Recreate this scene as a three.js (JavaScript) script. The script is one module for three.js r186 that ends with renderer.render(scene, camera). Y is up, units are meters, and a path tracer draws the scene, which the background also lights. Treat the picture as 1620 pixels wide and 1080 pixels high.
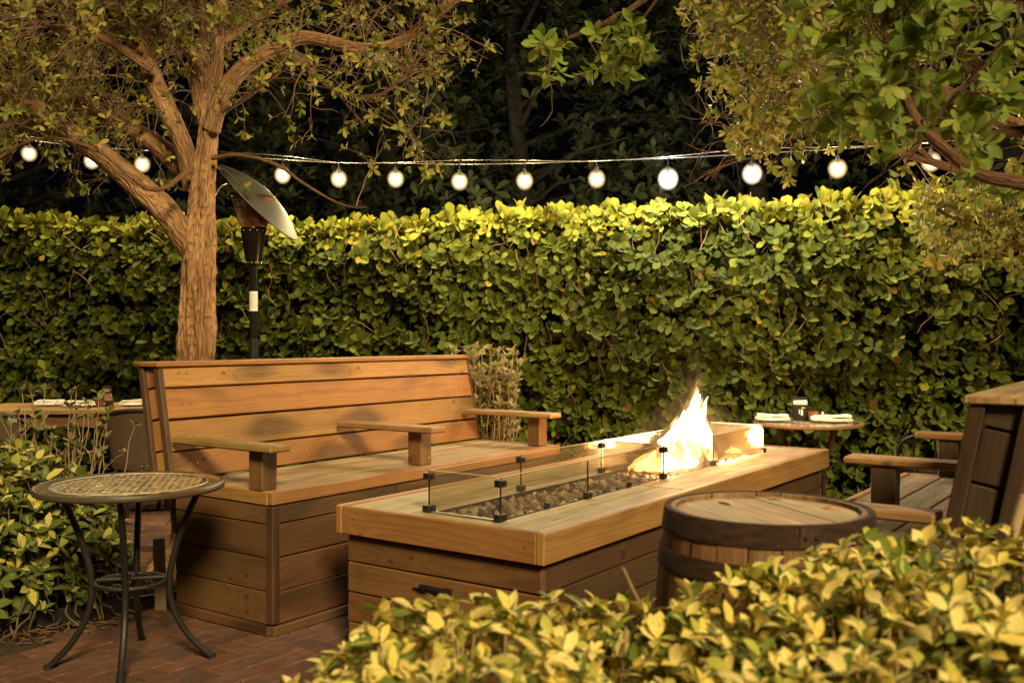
import * as THREE from 'three';
import { mergeGeometries } from 'three/addons/utils/BufferGeometryUtils.js';
import { ImprovedNoise } from 'three/addons/math/ImprovedNoise.js';

// ------------------------------------------------------------------ camera, sky, sun, exposure
const EYE = 1.25, F = 1550, CX = 810, HORIZON = 534;            // eye height in metres, focal length and horizon in the photograph's pixels
const scene = new THREE.Scene();
const camera = new THREE.PerspectiveCamera(38.41, 1024 / 682, 0.05, 120);
camera.position.set(0, EYE, 0);
camera.lookAt(0, EYE - 0.0387, -10);
camera.focus = 5.2; camera.userData.fStop = 3.6;
camera.updateMatrixWorld(true);
scene.add(camera);

const SKY_W = 64, SKY_H = 32, skyData = new Float32Array(SKY_W * SKY_H * 4);
for (let y = 0; y < SKY_H; y++) for (let x = 0; x < SKY_W; x++) {
  const up = Math.max(0, (y + 0.5) / SKY_H - 0.5) * 2, k = 1 - 0.45 * up;
  skyData.set([0.0009 * k, 0.0010 * k, 0.0016 * k, 1], (y * SKY_W + x) * 4);
}
const sky = new THREE.DataTexture(skyData, SKY_W, SKY_H, THREE.RGBAFormat, THREE.FloatType);
sky.mapping = THREE.EquirectangularReflectionMapping; sky.magFilter = THREE.LinearFilter; sky.needsUpdate = true;
scene.background = sky; scene.environment = sky;

const sun = new THREE.DirectionalLight(new THREE.Color().setRGB(1, 0.76, 0.39), 5.0);   // the warm floodlight behind the terrace
sun.position.set(0.27, 0.60, 0.88).multiplyScalar(20); sun.target.position.set(0, 0, -4);
sun.position.add(sun.target.position);
sun.castShadow = true; sun.shadow.radius = 24;
Object.assign(sun.shadow.camera, { left: -9, right: 9, top: 9, bottom: -9, near: 1, far: 60 });
scene.add(sun, sun.target);

const renderer = new THREE.WebGLRenderer({ antialias: true });
renderer.setSize(1024, 682);
renderer.toneMapping = THREE.LinearToneMapping;
renderer.toneMappingExposure = 1.12;
renderer.shadowMap.enabled = true;

// ------------------------------------------------------------------ helpers
let seed = 12345;
const reseed = (n) => { seed = n; };
const R = () => { seed = (seed + 0x6d2b79f5) | 0; let t = Math.imul(seed ^ (seed >>> 15), 1 | seed); t = (t + Math.imul(t ^ (t >>> 7), 61 | t)) ^ t; return ((t ^ (t >>> 14)) >>> 0) / 4294967296; };
const rr = (a, b) => a + (b - a) * R();
const pick = (a) => a[Math.floor(R() * a.length)];
const noise3 = new ImprovedNoise(), N = (x, y, z = 0) => noise3.noise(x, y, z);
const clamp = (x, a = 0, b = 1) => Math.min(b, Math.max(a, x));
const smooth = (a, b, x) => { const t = clamp((x - a) / (b - a)); return t * t * (3 - 2 * t); };
const V3 = (x, y, z) => new THREE.Vector3(x, y, z);
const at = (px, py, d) => V3((px - CX) / F * d, EYE - (py - HORIZON) / F * d, -d);       // a point of the place at distance d
const UP = V3(0, 1, 0);
const lerp = (a, b, t) => a + (b - a) * t;

const used = new Map();
function numbered(name) { const k = used.get(name) ?? 0; used.set(name, k + 1); return k ? `${name}_${String(k).padStart(3, '0')}` : name; }
function shade(o) { o.traverse((c) => { if (c.isMesh) { c.castShadow = true; c.receiveShadow = true; } }); return o; }
function tag(o, label, category, group) { o.userData.label = label; o.userData.category = category; if (group) o.userData.group = group; return o; }
function thing(name, label, category, pos = [0, 0, 0], turn = 0, group) {
  const o = new THREE.Group(); o.name = numbered(name); o.position.set(...pos); o.rotation.y = turn;
  scene.add(o); return tag(o, label, category, group);
}
function part(name, geo, mat, parent, pos, rot) {
  const m = new THREE.Mesh(geo, mat); m.name = name; m.castShadow = m.receiveShadow = true;
  if (pos) m.position.set(...pos); if (rot) m.rotation.set(...rot);
  parent.add(m); return m;
}
function structure(name, geo, mat, parent = scene) { const m = part(name, geo, mat, parent); if (parent === scene) { m.name = numbered(name); m.userData.kind = 'structure'; } return m; }

// furniture axes: u runs along the bench away from the camera, v across it towards the right
const TURN = 0.9558, OX = -0.996, OZ = -4.064, LU = [0.577, -0.8167], LV = [0.8167, 0.577];
const P = (u, v, y = 0) => [OX + LU[0] * u + LV[0] * v, y, OZ + LU[1] * u + LV[1] * v];

class MB {                                                        // collects triangles, builds one geometry
  constructor() { this.p = []; this.n = []; this.t = []; this.i = []; }
  vert(p, n, u, v) { this.p.push(p.x, p.y, p.z); this.n.push(n.x, n.y, n.z); this.t.push(u, v); return this.p.length / 3 - 1; }
  tube(pts, radii, sides = 5, wobble) {
    let base = -1, prev = V3(0, 0, 0), nrm = null, len = 0;
    for (let k = 0; k < pts.length; k++) {
      const tan = (k < pts.length - 1 ? pts[k + 1].clone().sub(pts[k]) : pts[k].clone().sub(pts[k - 1])).normalize();
      if (k) len += pts[k].distanceTo(prev);
      if (!nrm) nrm = Math.abs(tan.y) < 0.9 ? UP.clone().cross(tan).normalize() : V3(1, 0, 0).cross(tan).normalize();
      nrm = nrm.clone().sub(tan.clone().multiplyScalar(nrm.dot(tan))).normalize();
      const bin = tan.clone().cross(nrm);
      for (let s = 0; s <= sides; s++) {
        const a = (s % sides) / sides * Math.PI * 2, d = nrm.clone().multiplyScalar(Math.cos(a)).addScaledVector(bin, Math.sin(a));
        const r = radii[k] * (wobble ? wobble(a, len, k / (pts.length - 1)) : 1);
        this.vert(pts[k].clone().addScaledVector(d, r), d, s / sides, len);
      }
      if (k) for (let s = 0; s < sides; s++) { const a = base + s, b = a + sides + 1; this.i.push(a, a + 1, b, b, a + 1, b + 1); }
      base = this.p.length / 3 - sides - 1; prev = pts[k];
    }
    return this;
  }
  geo(smoothNormals) {
    const g = new THREE.BufferGeometry();
    g.setAttribute('position', new THREE.Float32BufferAttribute(this.p, 3)); g.setAttribute('normal', new THREE.Float32BufferAttribute(this.n, 3));
    g.setAttribute('uv', new THREE.Float32BufferAttribute(this.t, 2)); g.setIndex(this.i);
    if (smoothNormals) g.computeVertexNormals();
    return g;
  }
}
function tubeGeo(points, r, seg = 24, sides = 10) {
  const c = new THREE.CatmullRomCurve3(points.map((p) => (p.isVector3 ? p : V3(...p))));
  return new THREE.TubeGeometry(c, seg, r, sides, false);
}
function cornerBox(corner, long) {                                // hexahedron with chamfers from a function (sx, sy, sz, axis) -> point
  const pos = [], nor = [], uv = [], ou = R() * 7, ov = R() * 5;
  const c = []; for (let k = 0; k < 8; k++) c.push([0, 1, 2].map((a) => corner(k & 1 ? 1 : -1, k & 2 ? 1 : -1, k & 4 ? 1 : -1, a)));
  const mid = c.reduce((s, q) => s.add(q[0]), V3(0, 0, 0)).multiplyScalar(1 / 8);
  const face = (q) => {
    const n = q[1].clone().sub(q[0]).cross(q[2].clone().sub(q[0])).normalize(), ctr = q.reduce((s, x) => s.add(x), V3(0, 0, 0)).multiplyScalar(1 / q.length);
    if (n.dot(ctr.sub(mid)) < 0) { q.reverse(); n.negate(); }
    const tri = q.length === 4 ? [0, 1, 2, 0, 2, 3] : [0, 1, 2];
    for (const i of tri) {
      const p = q[i]; pos.push(p.x, p.y, p.z); nor.push(n.x, n.y, n.z);
      const l = [p.x, p.y, p.z], o = [0, 1, 2].filter((x) => x !== long);
      if (Math.abs([n.x, n.y, n.z][long]) > 0.9) uv.push(ou + l[o[0]] * 0.35, ov + l[o[1]]); else uv.push(ou + l[long], ov + l[o[0]] + l[o[1]]);
    }
  };
  for (let a = 0; a < 3; a++) for (const s of [0, 1]) {
    const b = (a + 1) % 3, d = (a + 2) % 3, id = (x, y) => (s << a) | (x << b) | (y << d);
    face([c[id(0, 0)][a], c[id(1, 0)][a], c[id(1, 1)][a], c[id(0, 1)][a]]);
    const e = (x, y) => (s << a) | (x << b) | (y << d);          // edges along d between faces a and b
    for (const x of [0, 1]) face([c[e(x, 0)][a], c[e(x, 1)][a], c[e(x, 1)][b], c[e(x, 0)][b]]);
  }
  for (let k = 0; k < 8; k++) face([c[k][0], c[k][1], c[k][2]]);
  const g = new THREE.BufferGeometry();
  g.setAttribute('position', new THREE.Float32BufferAttribute(pos, 3)); g.setAttribute('normal', new THREE.Float32BufferAttribute(nor, 3)); g.setAttribute('uv', new THREE.Float32BufferAttribute(uv, 2));
  return g;
}
function boardGeo(lx, ly, lz, bevel = 0.004, wear = 0.0015) {
  const h = [lx / 2, ly / 2, lz / 2], long = lx >= ly && lx >= lz ? 0 : ly >= lz ? 1 : 2, j = {};
  return cornerBox((sx, sy, sz, a) => {
    const s = [sx, sy, sz], key = s.join(); j[key] ??= [rr(-wear, wear), rr(-wear, wear), rr(-wear, wear)];
    const q = s.map((x, k) => x * (h[k] - (k === a ? 0 : bevel)) + j[key][k]);
    return V3(...q);
  }, long);
}
const board = (parent, name, mat, size, pos, rot, bevel) => part(name, boardGeo(...size, bevel), mat, parent, pos, rot);

// ------------------------------------------------------------------ computed textures
const toSRGB = (c) => Math.round(255 * (c <= 0.0031308 ? c * 12.92 : 1.055 * Math.pow(Math.min(1, c), 1 / 2.4) - 0.055));
function texture(w, h, f, srgb, rep = [1, 1], wrap = THREE.MirroredRepeatWrapping) {
  const d = new Uint8Array(w * h * 4);
  for (let y = 0; y < h; y++) for (let x = 0; x < w; x++) {
    const c = f(x / w, y / h), o = (y * w + x) * 4;
    for (let k = 0; k < 3; k++) d[o + k] = srgb ? toSRGB(clamp(c[k])) : Math.round(255 * clamp(c[k]));
    d[o + 3] = 255;
  }
  const t = new THREE.DataTexture(d, w, h, THREE.RGBAFormat);
  t.wrapS = t.wrapT = wrap; t.magFilter = THREE.LinearFilter; t.minFilter = THREE.LinearMipmapLinearFilter; t.generateMipmaps = true;
  if (srgb) t.colorSpace = THREE.SRGBColorSpace;
  t.repeat.set(...rep); t.needsUpdate = true; return t;
}
function woodField(s, knots, weather) {                           // (x, y in metres) -> [latewood 0..1, knot 0..1, fibre, stain]
  const ks = []; reseed(s); for (let k = 0; k < knots; k++) ks.push([rr(0, 1.6), rr(0, 0.8), rr(0.006, 0.013)]);
  return (x, y) => {
    let g = 46 * y + 4.2 * N(x * 0.5 + s, y * 4.0, s * 0.37) + 1.2 * N(x * 1.6, y * 12, s) + 0.35 * N(x * 6, y * 40, s), kn = 0;
    for (const [kx, ky, kr] of ks) {
      const d = Math.hypot((x - kx) * 0.62, y - ky); if (d > 0.2) continue;
      g += 3.2 * Math.exp(-d / 0.03) * Math.sign(y - ky + 1e-4) * smooth(0, 0.012, Math.abs(y - ky) + d * 0.2);
      kn = Math.max(kn, 1 - smooth(kr * 0.75, kr * 1.35, d + 0.003 * N(x * 90, y * 90, s)));
    }
    const fr = g - Math.floor(g), late = Math.pow(fr, 2.2) * (1 - smooth(0.93, 1, fr));
    const fibre = 0.55 * N(x * 9, y * 420, s) + 0.45 * N(x * 26, y * 900, s + 3);
    const stain = 0.6 * N(x * 2.1, y * 5, s + 9) + 0.4 * N(x * 7, y * 19, s + 4) + weather * N(x * 1.1, y * 30, s + 7);
    return [late, kn, fibre, stain];
  };
}
function woodMaps(s, knots, kind) {
  const f = woodField(s, knots, kind === 'grey' ? 0.8 : 0.2);
  const color = texture(1024, 512, (u, v) => {
    const [l, k, fb, st] = f(u * 1.6, v * 0.8);
    if (kind === 'grey') {
      const c = 0.74 - 0.2 * l + 0.18 * fb + 0.30 * st - 0.2 * smooth(0.15, 0.5, N(u * 4 + s, v * 7, 31)), cr = smooth(0.42, 0.55, N(u * 9, v * 330, s)) * 0.45, w = smooth(-0.1, 0.55, st);
      return [c - cr, c * lerp(0.86, 0.95, w) - cr, c * lerp(0.66, 0.86, w) - cr].map((q) => q * (1 - 0.55 * k));
    }
    const sm = smooth(0.12, 0.5, N(u * 3.1 + s, v * 4.3, s + 21)) * 0.42; const c = 0.88 - 0.19 * l + 0.14 * fb + 0.30 * st - sm;
    return [c * (1 - 0.42 * k), c * (0.96 - 0.12 * l) * (1 - 0.55 * k), c * (0.9 - 0.22 * l) * (1 - 0.62 * k)];
  }, true, [1 / 1.6, 1 / 0.8]);
  const bump = texture(1024, 512, (u, v) => { const [l, k, fb, st] = f(u * 1.6, v * 0.8); const b = 0.5 + 0.16 * l + 0.3 * fb - 0.25 * k + (kind === 'grey' ? -0.5 * smooth(0.42, 0.55, N(u * 9, v * 330, s)) : 0); return [b, b, b]; }, false, [1 / 1.6, 1 / 0.8]);
  return { color, bump };
}
const fresh = woodMaps(3, 13, 'fresh'), grey = woodMaps(8, 5, 'grey');
function wood(maps, r, g, b, rough = 0.62, bump = 0.0012) {
  return new THREE.MeshStandardMaterial({ map: maps.color, bumpMap: maps.bump, bumpScale: bump, roughness: rough, color: new THREE.Color().setRGB(r, g, b) });
}
const shades = (maps, rgb, n, spread, rough, bump) => Array.from({ length: n }, (_, k) => { const q = 1 + spread * ((k / (n - 1)) * 2 - 1), w = 1 + 0.07 * (k % 2 ? 1 : -1); return wood(maps, rgb[0] * q, rgb[1] * q * w, rgb[2] * q * w, rough, bump); });
reseed(4);
const M = {};
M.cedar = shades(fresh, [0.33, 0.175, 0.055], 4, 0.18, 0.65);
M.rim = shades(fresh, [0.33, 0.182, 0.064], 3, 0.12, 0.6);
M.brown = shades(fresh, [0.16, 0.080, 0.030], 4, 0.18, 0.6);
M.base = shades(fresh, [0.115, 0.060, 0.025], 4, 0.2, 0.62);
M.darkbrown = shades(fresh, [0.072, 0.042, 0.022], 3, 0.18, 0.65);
M.deck = shades(grey, [0.43, 0.34, 0.225], 4, 0.13, 0.72, 0.002);
M.slab = shades(grey, [0.50, 0.45, 0.35], 4, 0.08, 0.75, 0.0012);
M.arm = shades(grey, [0.50, 0.33, 0.165], 3, 0.1, 0.66, 0.0014);
const plain = (r, g, b, rough = 0.6, metal = 0, extra = {}) => new THREE.MeshStandardMaterial({ color: new THREE.Color().setRGB(r, g, b), roughness: rough, metalness: metal, ...extra });
const grit = texture(256, 256, (u, v) => { const b = 0.5 + 0.3 * N(u * 40, v * 40, 1) + 0.25 * N(u * 110, v * 110, 5); return [b, b, b]; }, false, [3, 3]);
M.black = plain(0.018, 0.016, 0.015, 0.42, 0.3, { bumpMap: grit, bumpScale: 0.0006 });
M.iron = plain(0.035, 0.030, 0.026, 0.45, 0.6, { bumpMap: grit, bumpScale: 0.0008 });
const rustMap = texture(256, 256, (u, v) => { const a = N(u * 7, v * 7, 3), b = N(u * 30, v * 30, 8), c = 0.62 + 0.5 * a + 0.35 * b; return [c, c * 0.85, c * 0.72]; }, true, [4, 1]);
M.rust = plain(0.085, 0.046, 0.028, 0.85, 0.2, { map: rustMap, bumpMap: grit, bumpScale: 0.004 });
M.screw = plain(0.45, 0.43, 0.40, 0.35, 0.9);
M.steel = plain(0.62, 0.60, 0.55, 0.3, 0.9);
M.linen = plain(0.82, 0.80, 0.74, 0.85);

// leaves -------------------------------------------------------------------------------------------
function leafGeo(width, profile, fold, bend, rows = 5) {           // length 1 along +y, upper side +z
  const b = new MB(), cols = 2;
  for (let k = 0; k <= rows; k++) {
    const t = k / rows, w = width * profile(t), z = -bend * t * t;
    for (let c = -1; c <= 1; c++) b.vert(V3(c * w, t, z + Math.abs(c) * w * fold), V3(0, 0, 1), 0.5 + c * 0.5, t);
  }
  for (let k = 0; k < rows; k++) for (let c = 0; c < cols; c++) { const a = k * 3 + c; b.i.push(a, a + 1, a + 3, a + 3, a + 1, a + 4); }
  return b.geo(true);
}
const obovate = (t) => (t < 0.02 ? 0.08 : Math.pow(Math.sin(Math.PI * Math.pow(t * 0.985 + 0.004, 1.55)), 0.75) + 0.04);
const elliptic = (t) => Math.pow(Math.sin(Math.PI * clamp(t * 0.98 + 0.01)), 0.9) + 0.02;
const lance = (t) => Math.pow(Math.sin(Math.PI * Math.pow(clamp(t * 0.98 + 0.01), 1.2)), 0.8) + 0.02;
const LEAF = { hedge: leafGeo(0.29, obovate, 0.18, 0.12, 6), small: leafGeo(0.22, obovate, 0.25, 0.18, 4), broad: leafGeo(0.22, obovate, 0.22, 0.22, 6), finger: leafGeo(0.22, lance, 0.3, 0.28, 6), paddle: leafGeo(0.25, (t) => Math.pow(Math.sin(Math.PI * Math.pow(clamp(t * 0.985 + 0.01), 1.35)), 0.85) + 0.03, 0.3, 0.3, 6) };
const leafMat = (r, g, b, o = {}) => new THREE.MeshPhysicalMaterial({ color: new THREE.Color().setRGB(r, g, b), roughness: 0.82, transmission: 0.3, thickness: 0, clearcoat: 0.25, clearcoatRoughness: 0.38, side: THREE.DoubleSide, specularIntensity: 0.45, ...o });
function palette(list, extra) { return { colors: list.map((c) => new THREE.Color().setRGB(...c)), mats: list.map((c) => leafMat(...c, extra)), base: leafMat(1, 1, 1, extra) }; }
function addLeaf(out, pos, dir, nrm, len, wide, c) {
  const y = dir.clone().normalize(), x = y.clone().cross(nrm).normalize(); if (!(x.lengthSq() > 0.1)) return; const z = x.clone().cross(y);
  const m = new THREE.Matrix4().makeBasis(x.multiplyScalar(len * wide), y.multiplyScalar(len), z.multiplyScalar(len)).setPosition(pos);
  out.push({ m, c, size: len / Math.max(0.4, pos.distanceTo(camera.position)) });
}
function whorl(out, pos, axis, n, len, tilt, jitter, color) {
  const a = axis.clone().normalize(), x = (Math.abs(a.y) < 0.9 ? UP : V3(1, 0, 0)).clone().cross(a).normalize(), y = a.clone().cross(x), f0 = R() * 6.28;
  for (let k = 0; k < n; k++) {
    const f = f0 + k * (6.283 / n) + rr(-0.4, 0.4), t = tilt + rr(-jitter, jitter), rad = x.clone().multiplyScalar(Math.cos(f)).addScaledVector(y, Math.sin(f));
    const dir = a.clone().multiplyScalar(Math.cos(t)).addScaledVector(rad, Math.sin(t)), nrm = a.clone().multiplyScalar(Math.sin(t)).addScaledVector(rad, -Math.cos(t));
    nrm.add(V3(rr(-0.3, 0.3), rr(-0.3, 0.3), rr(-0.3, 0.3)));
    addLeaf(out, pos.clone().addScaledVector(a, rr(-0.15, 0.1) * len), dir, nrm, len * rr(0.65, 1.15), rr(0.85, 1.15), color());
  }
}
function inView(p) { const d = -p.z; if (d < 0.3) return false; const x = CX + p.x / d * F, y = HORIZON - (p.y - EYE) / d * F; return x > -20 && x < 1640 && y > -20 && y < 1100; }
function foliage(parent, list, geo, pal, parts, name = 'foliage') {    // the leaves that show largest are parts, the rest one mass
  const inv = parent.matrixWorld.clone().invert(); parent.updateMatrixWorld(true); inv.copy(parent.matrixWorld).invert();
  const p = new THREE.Vector3(); for (const l of list) { p.setFromMatrixPosition(l.m); l.rank = inView(p) ? l.size * (l.front ?? 1) : 0; }
  list.sort((a, b) => b.rank - a.rank);
  for (let k = 0; k < Math.min(parts, list.length); k++) {
    const m = part('leaf', geo, pal.mats[list[k].c], parent); inv.clone().multiply(list[k].m).decompose(m.position, m.quaternion, m.scale);
  }
  const rest = list.slice(parts); if (!rest.length) return;
  const im = new THREE.InstancedMesh(geo, pal.base, rest.length); im.name = name; im.userData.kind = 'stuff'; im.castShadow = im.receiveShadow = true;
  rest.forEach((l, k) => { im.setMatrixAt(k, inv.clone().multiply(l.m)); im.setColorAt(k, pal.colors[l.c]); });
  parent.add(im);
}
const weighted = (...w) => () => { let r = R() * w.reduce((a, b) => a + b); for (let k = 0; k < w.length; k++) if ((r -= w[k]) < 0) return k; return 0; };

// bark
const barkColor = texture(512, 512, (u, v) => { const f = N(u * 26, v * 5, 2) + 0.6 * N(u * 60, v * 14, 6), st = N(u * 5, v * 3, 9); const cr = 1 - 0.55 * smooth(0.12, 0.0, Math.abs(N(u * 22 + N(u * 8, v * 8, 5), v * 8, 2))); const c = (0.72 + 0.30 * f + 0.3 * st) * cr; return [c, c * (0.88 + 0.1 * st), c * (0.76 + 0.16 * st)]; }, true, [1, 1.3]);
const barkBump = texture(512, 512, (u, v) => { const f = 0.5 + 0.5 * (1 - Math.abs(N(u * 22 + N(u * 8, v * 8, 5), v * 8, 2)) * 2.4) * 0.7 + 0.28 * N(u * 60, v * 16, 6); return [f, f, f]; }, false, [1, 1.3]);
M.bark = new THREE.MeshStandardMaterial({ map: barkColor, bumpMap: barkBump, bumpScale: 0.016, roughness: 0.9, color: new THREE.Color().setRGB(0.40, 0.25, 0.13) });
M.redbark = new THREE.MeshStandardMaterial({ map: barkColor, bumpMap: barkBump, bumpScale: 0.01, roughness: 0.9, color: new THREE.Color().setRGB(0.22, 0.12, 0.065) });
M.twig = plain(0.17, 0.105, 0.06, 0.85);
M.darktwig = plain(0.12, 0.07, 0.04, 0.85);
M.nightbark = plain(0.03, 0.024, 0.018, 0.9);  // bark colour darkened so the far trunks look unlit

// ------------------------------------------------------------------ ground, paving
reseed(21);
{
  const g = new THREE.PlaneGeometry(120, 120, 240, 240); g.rotateX(-Math.PI / 2);
  const p = g.attributes.position; for (let k = 0; k < p.count; k++) p.setY(k, -0.045 + 0.012 * N(p.getX(k) * 0.9, p.getZ(k) * 0.9, 3));
  g.computeVertexNormals();
  const uv = g.attributes.uv; for (let k = 0; k < uv.count; k++) uv.setXY(k, p.getX(k), p.getZ(k));
  const soil = texture(512, 512, (u, v) => { const c = 0.6 + 0.3 * N(u * 30, v * 30, 4) + 0.3 * N(u * 90, v * 90, 8); return [c, c * 0.85, c * 0.7]; }, true, [0.8, 0.8]);
  structure('ground', g, new THREE.MeshStandardMaterial({ map: soil, bumpMap: grit, bumpScale: 0.02, roughness: 0.95, color: new THREE.Color().setRGB(0.07, 0.05, 0.035) }));
}
const brickMap = texture(512, 512, (u, v) => { const a = N(u * 9, v * 9, 3), b = N(u * 50, v * 50, 7), c = 0.78 + 0.25 * a + 0.2 * b; return [c, c * (0.92 + 0.1 * a), c * (0.9 + 0.14 * a)]; }, true, [2, 2]);
M.brick = [[0.145, 0.066, 0.038], [0.115, 0.056, 0.034], [0.165, 0.08, 0.045], [0.10, 0.055, 0.038], [0.135, 0.075, 0.05]].map((c) => new THREE.MeshStandardMaterial({ map: brickMap, bumpMap: grit, bumpScale: 0.003, roughness: 0.82, color: new THREE.Color().setRGB(...c) }));
function paveBricks(name, inside, turn, origin, nParts) {          // herringbone bricks, laid on sand
  const o = new THREE.Group(); o.name = numbered(name); o.userData.kind = 'structure'; scene.add(o);
  const bl = 0.2, bw = 0.1, gap = 0.006, list = [], c = Math.cos(turn), s = Math.sin(turn);
  for (let i = -90; i < 90; i++) for (let j = -90; j < 90; j++) {
    const k = ((i - j) % 4 + 4) % 4; if (k !== 0 && k !== 3) continue;      // herringbone of 2:1 bricks on a grid of half bricks
    const horizontal = k === 0, x = (i + (horizontal ? 1 : 0.5)) * bw, z = (j + (horizontal ? 0.5 : 1)) * bw;
    const wx = origin[0] + c * x + s * z, wz = origin[1] - s * x + c * z; if (!inside(wx, wz)) continue;
    list.push({ wx, wz, turn: turn + (horizontal ? 0 : Math.PI / 2), d: inView(V3(wx, 0, wz)) ? Math.hypot(wx + 1.3, wz + 3.9) : 99, y: rr(-0.004, 0.003), tx: rr(-0.008, 0.008), tz: rr(-0.008, 0.008), m: Math.floor(R() * M.brick.length) });
  }
  list.sort((a, b) => a.d - b.d);
  const geos = [0, 1, 2, 3].map(() => boardGeo(bl - gap, 0.06, bw - gap, 0.005, 0.002));
  const rest = [];
  list.forEach((b, k) => {
    if (k < nParts && b.d < 99) { part('brick', geos[k % 4], M.brick[b.m], o, [b.wx, -0.03 + b.y, b.wz], [b.tx, b.turn, b.tz]); return; }
    const g = geos[k % 4].clone(); g.applyMatrix4(new THREE.Matrix4().compose(V3(b.wx, -0.03 + b.y, b.wz), new THREE.Quaternion().setFromEuler(new THREE.Euler(b.tx, b.turn, b.tz)), V3(1, 1, 1))); rest.push(g);
  });
  if (rest.length) { const m = part('paving_bricks', mergeGeometries(rest), M.brick[0], o); m.userData.kind = 'stuff'; }
  return o;
}
const uvOf = (x, z) => { const a = x - OX, b = z - OZ; return [a * LU[0] + b * LU[1], a * LV[0] + b * LV[1]]; };
// the near terrace ends at a dark edging behind the bistro table; the far terrace carries the dining table
paveBricks('brick_terrace', (x, z) => { const [u, v] = uvOf(x, z); return v > -0.72 - 0.12 * smooth(-1, 0.2, u) * 0 && u > -2.2 && u < 3.4 && v < 3.2 && z < -0.6; }, TURN, [OX, OZ], 260);
paveBricks('dining_terrace', (x, z) => x < -1.35 && x > -6 && z < -5.75 && z > -8.1, 0.15, [-3, -7], 180);

// unseen dark sheet added behind the camera to keep the floodlight off far trees
{
  const t = thing('light_blocker', 'unseen canvas screen stretched between two posts high behind the terrace', 'light blocker', [1.5, 0, 1.8]);
  part('canvas', boardGeo(26, 8, 0.05, 0.01, 0), plain(0.05, 0.045, 0.04, 0.9), t, [0, 12.5, 0]);
  for (const x of [-13, 13]) part('post', new THREE.CylinderGeometry(0.07, 0.08, 16.5, 12), plain(0.05, 0.045, 0.04, 0.6), t, [x, 8.25, 0]);
}

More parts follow.
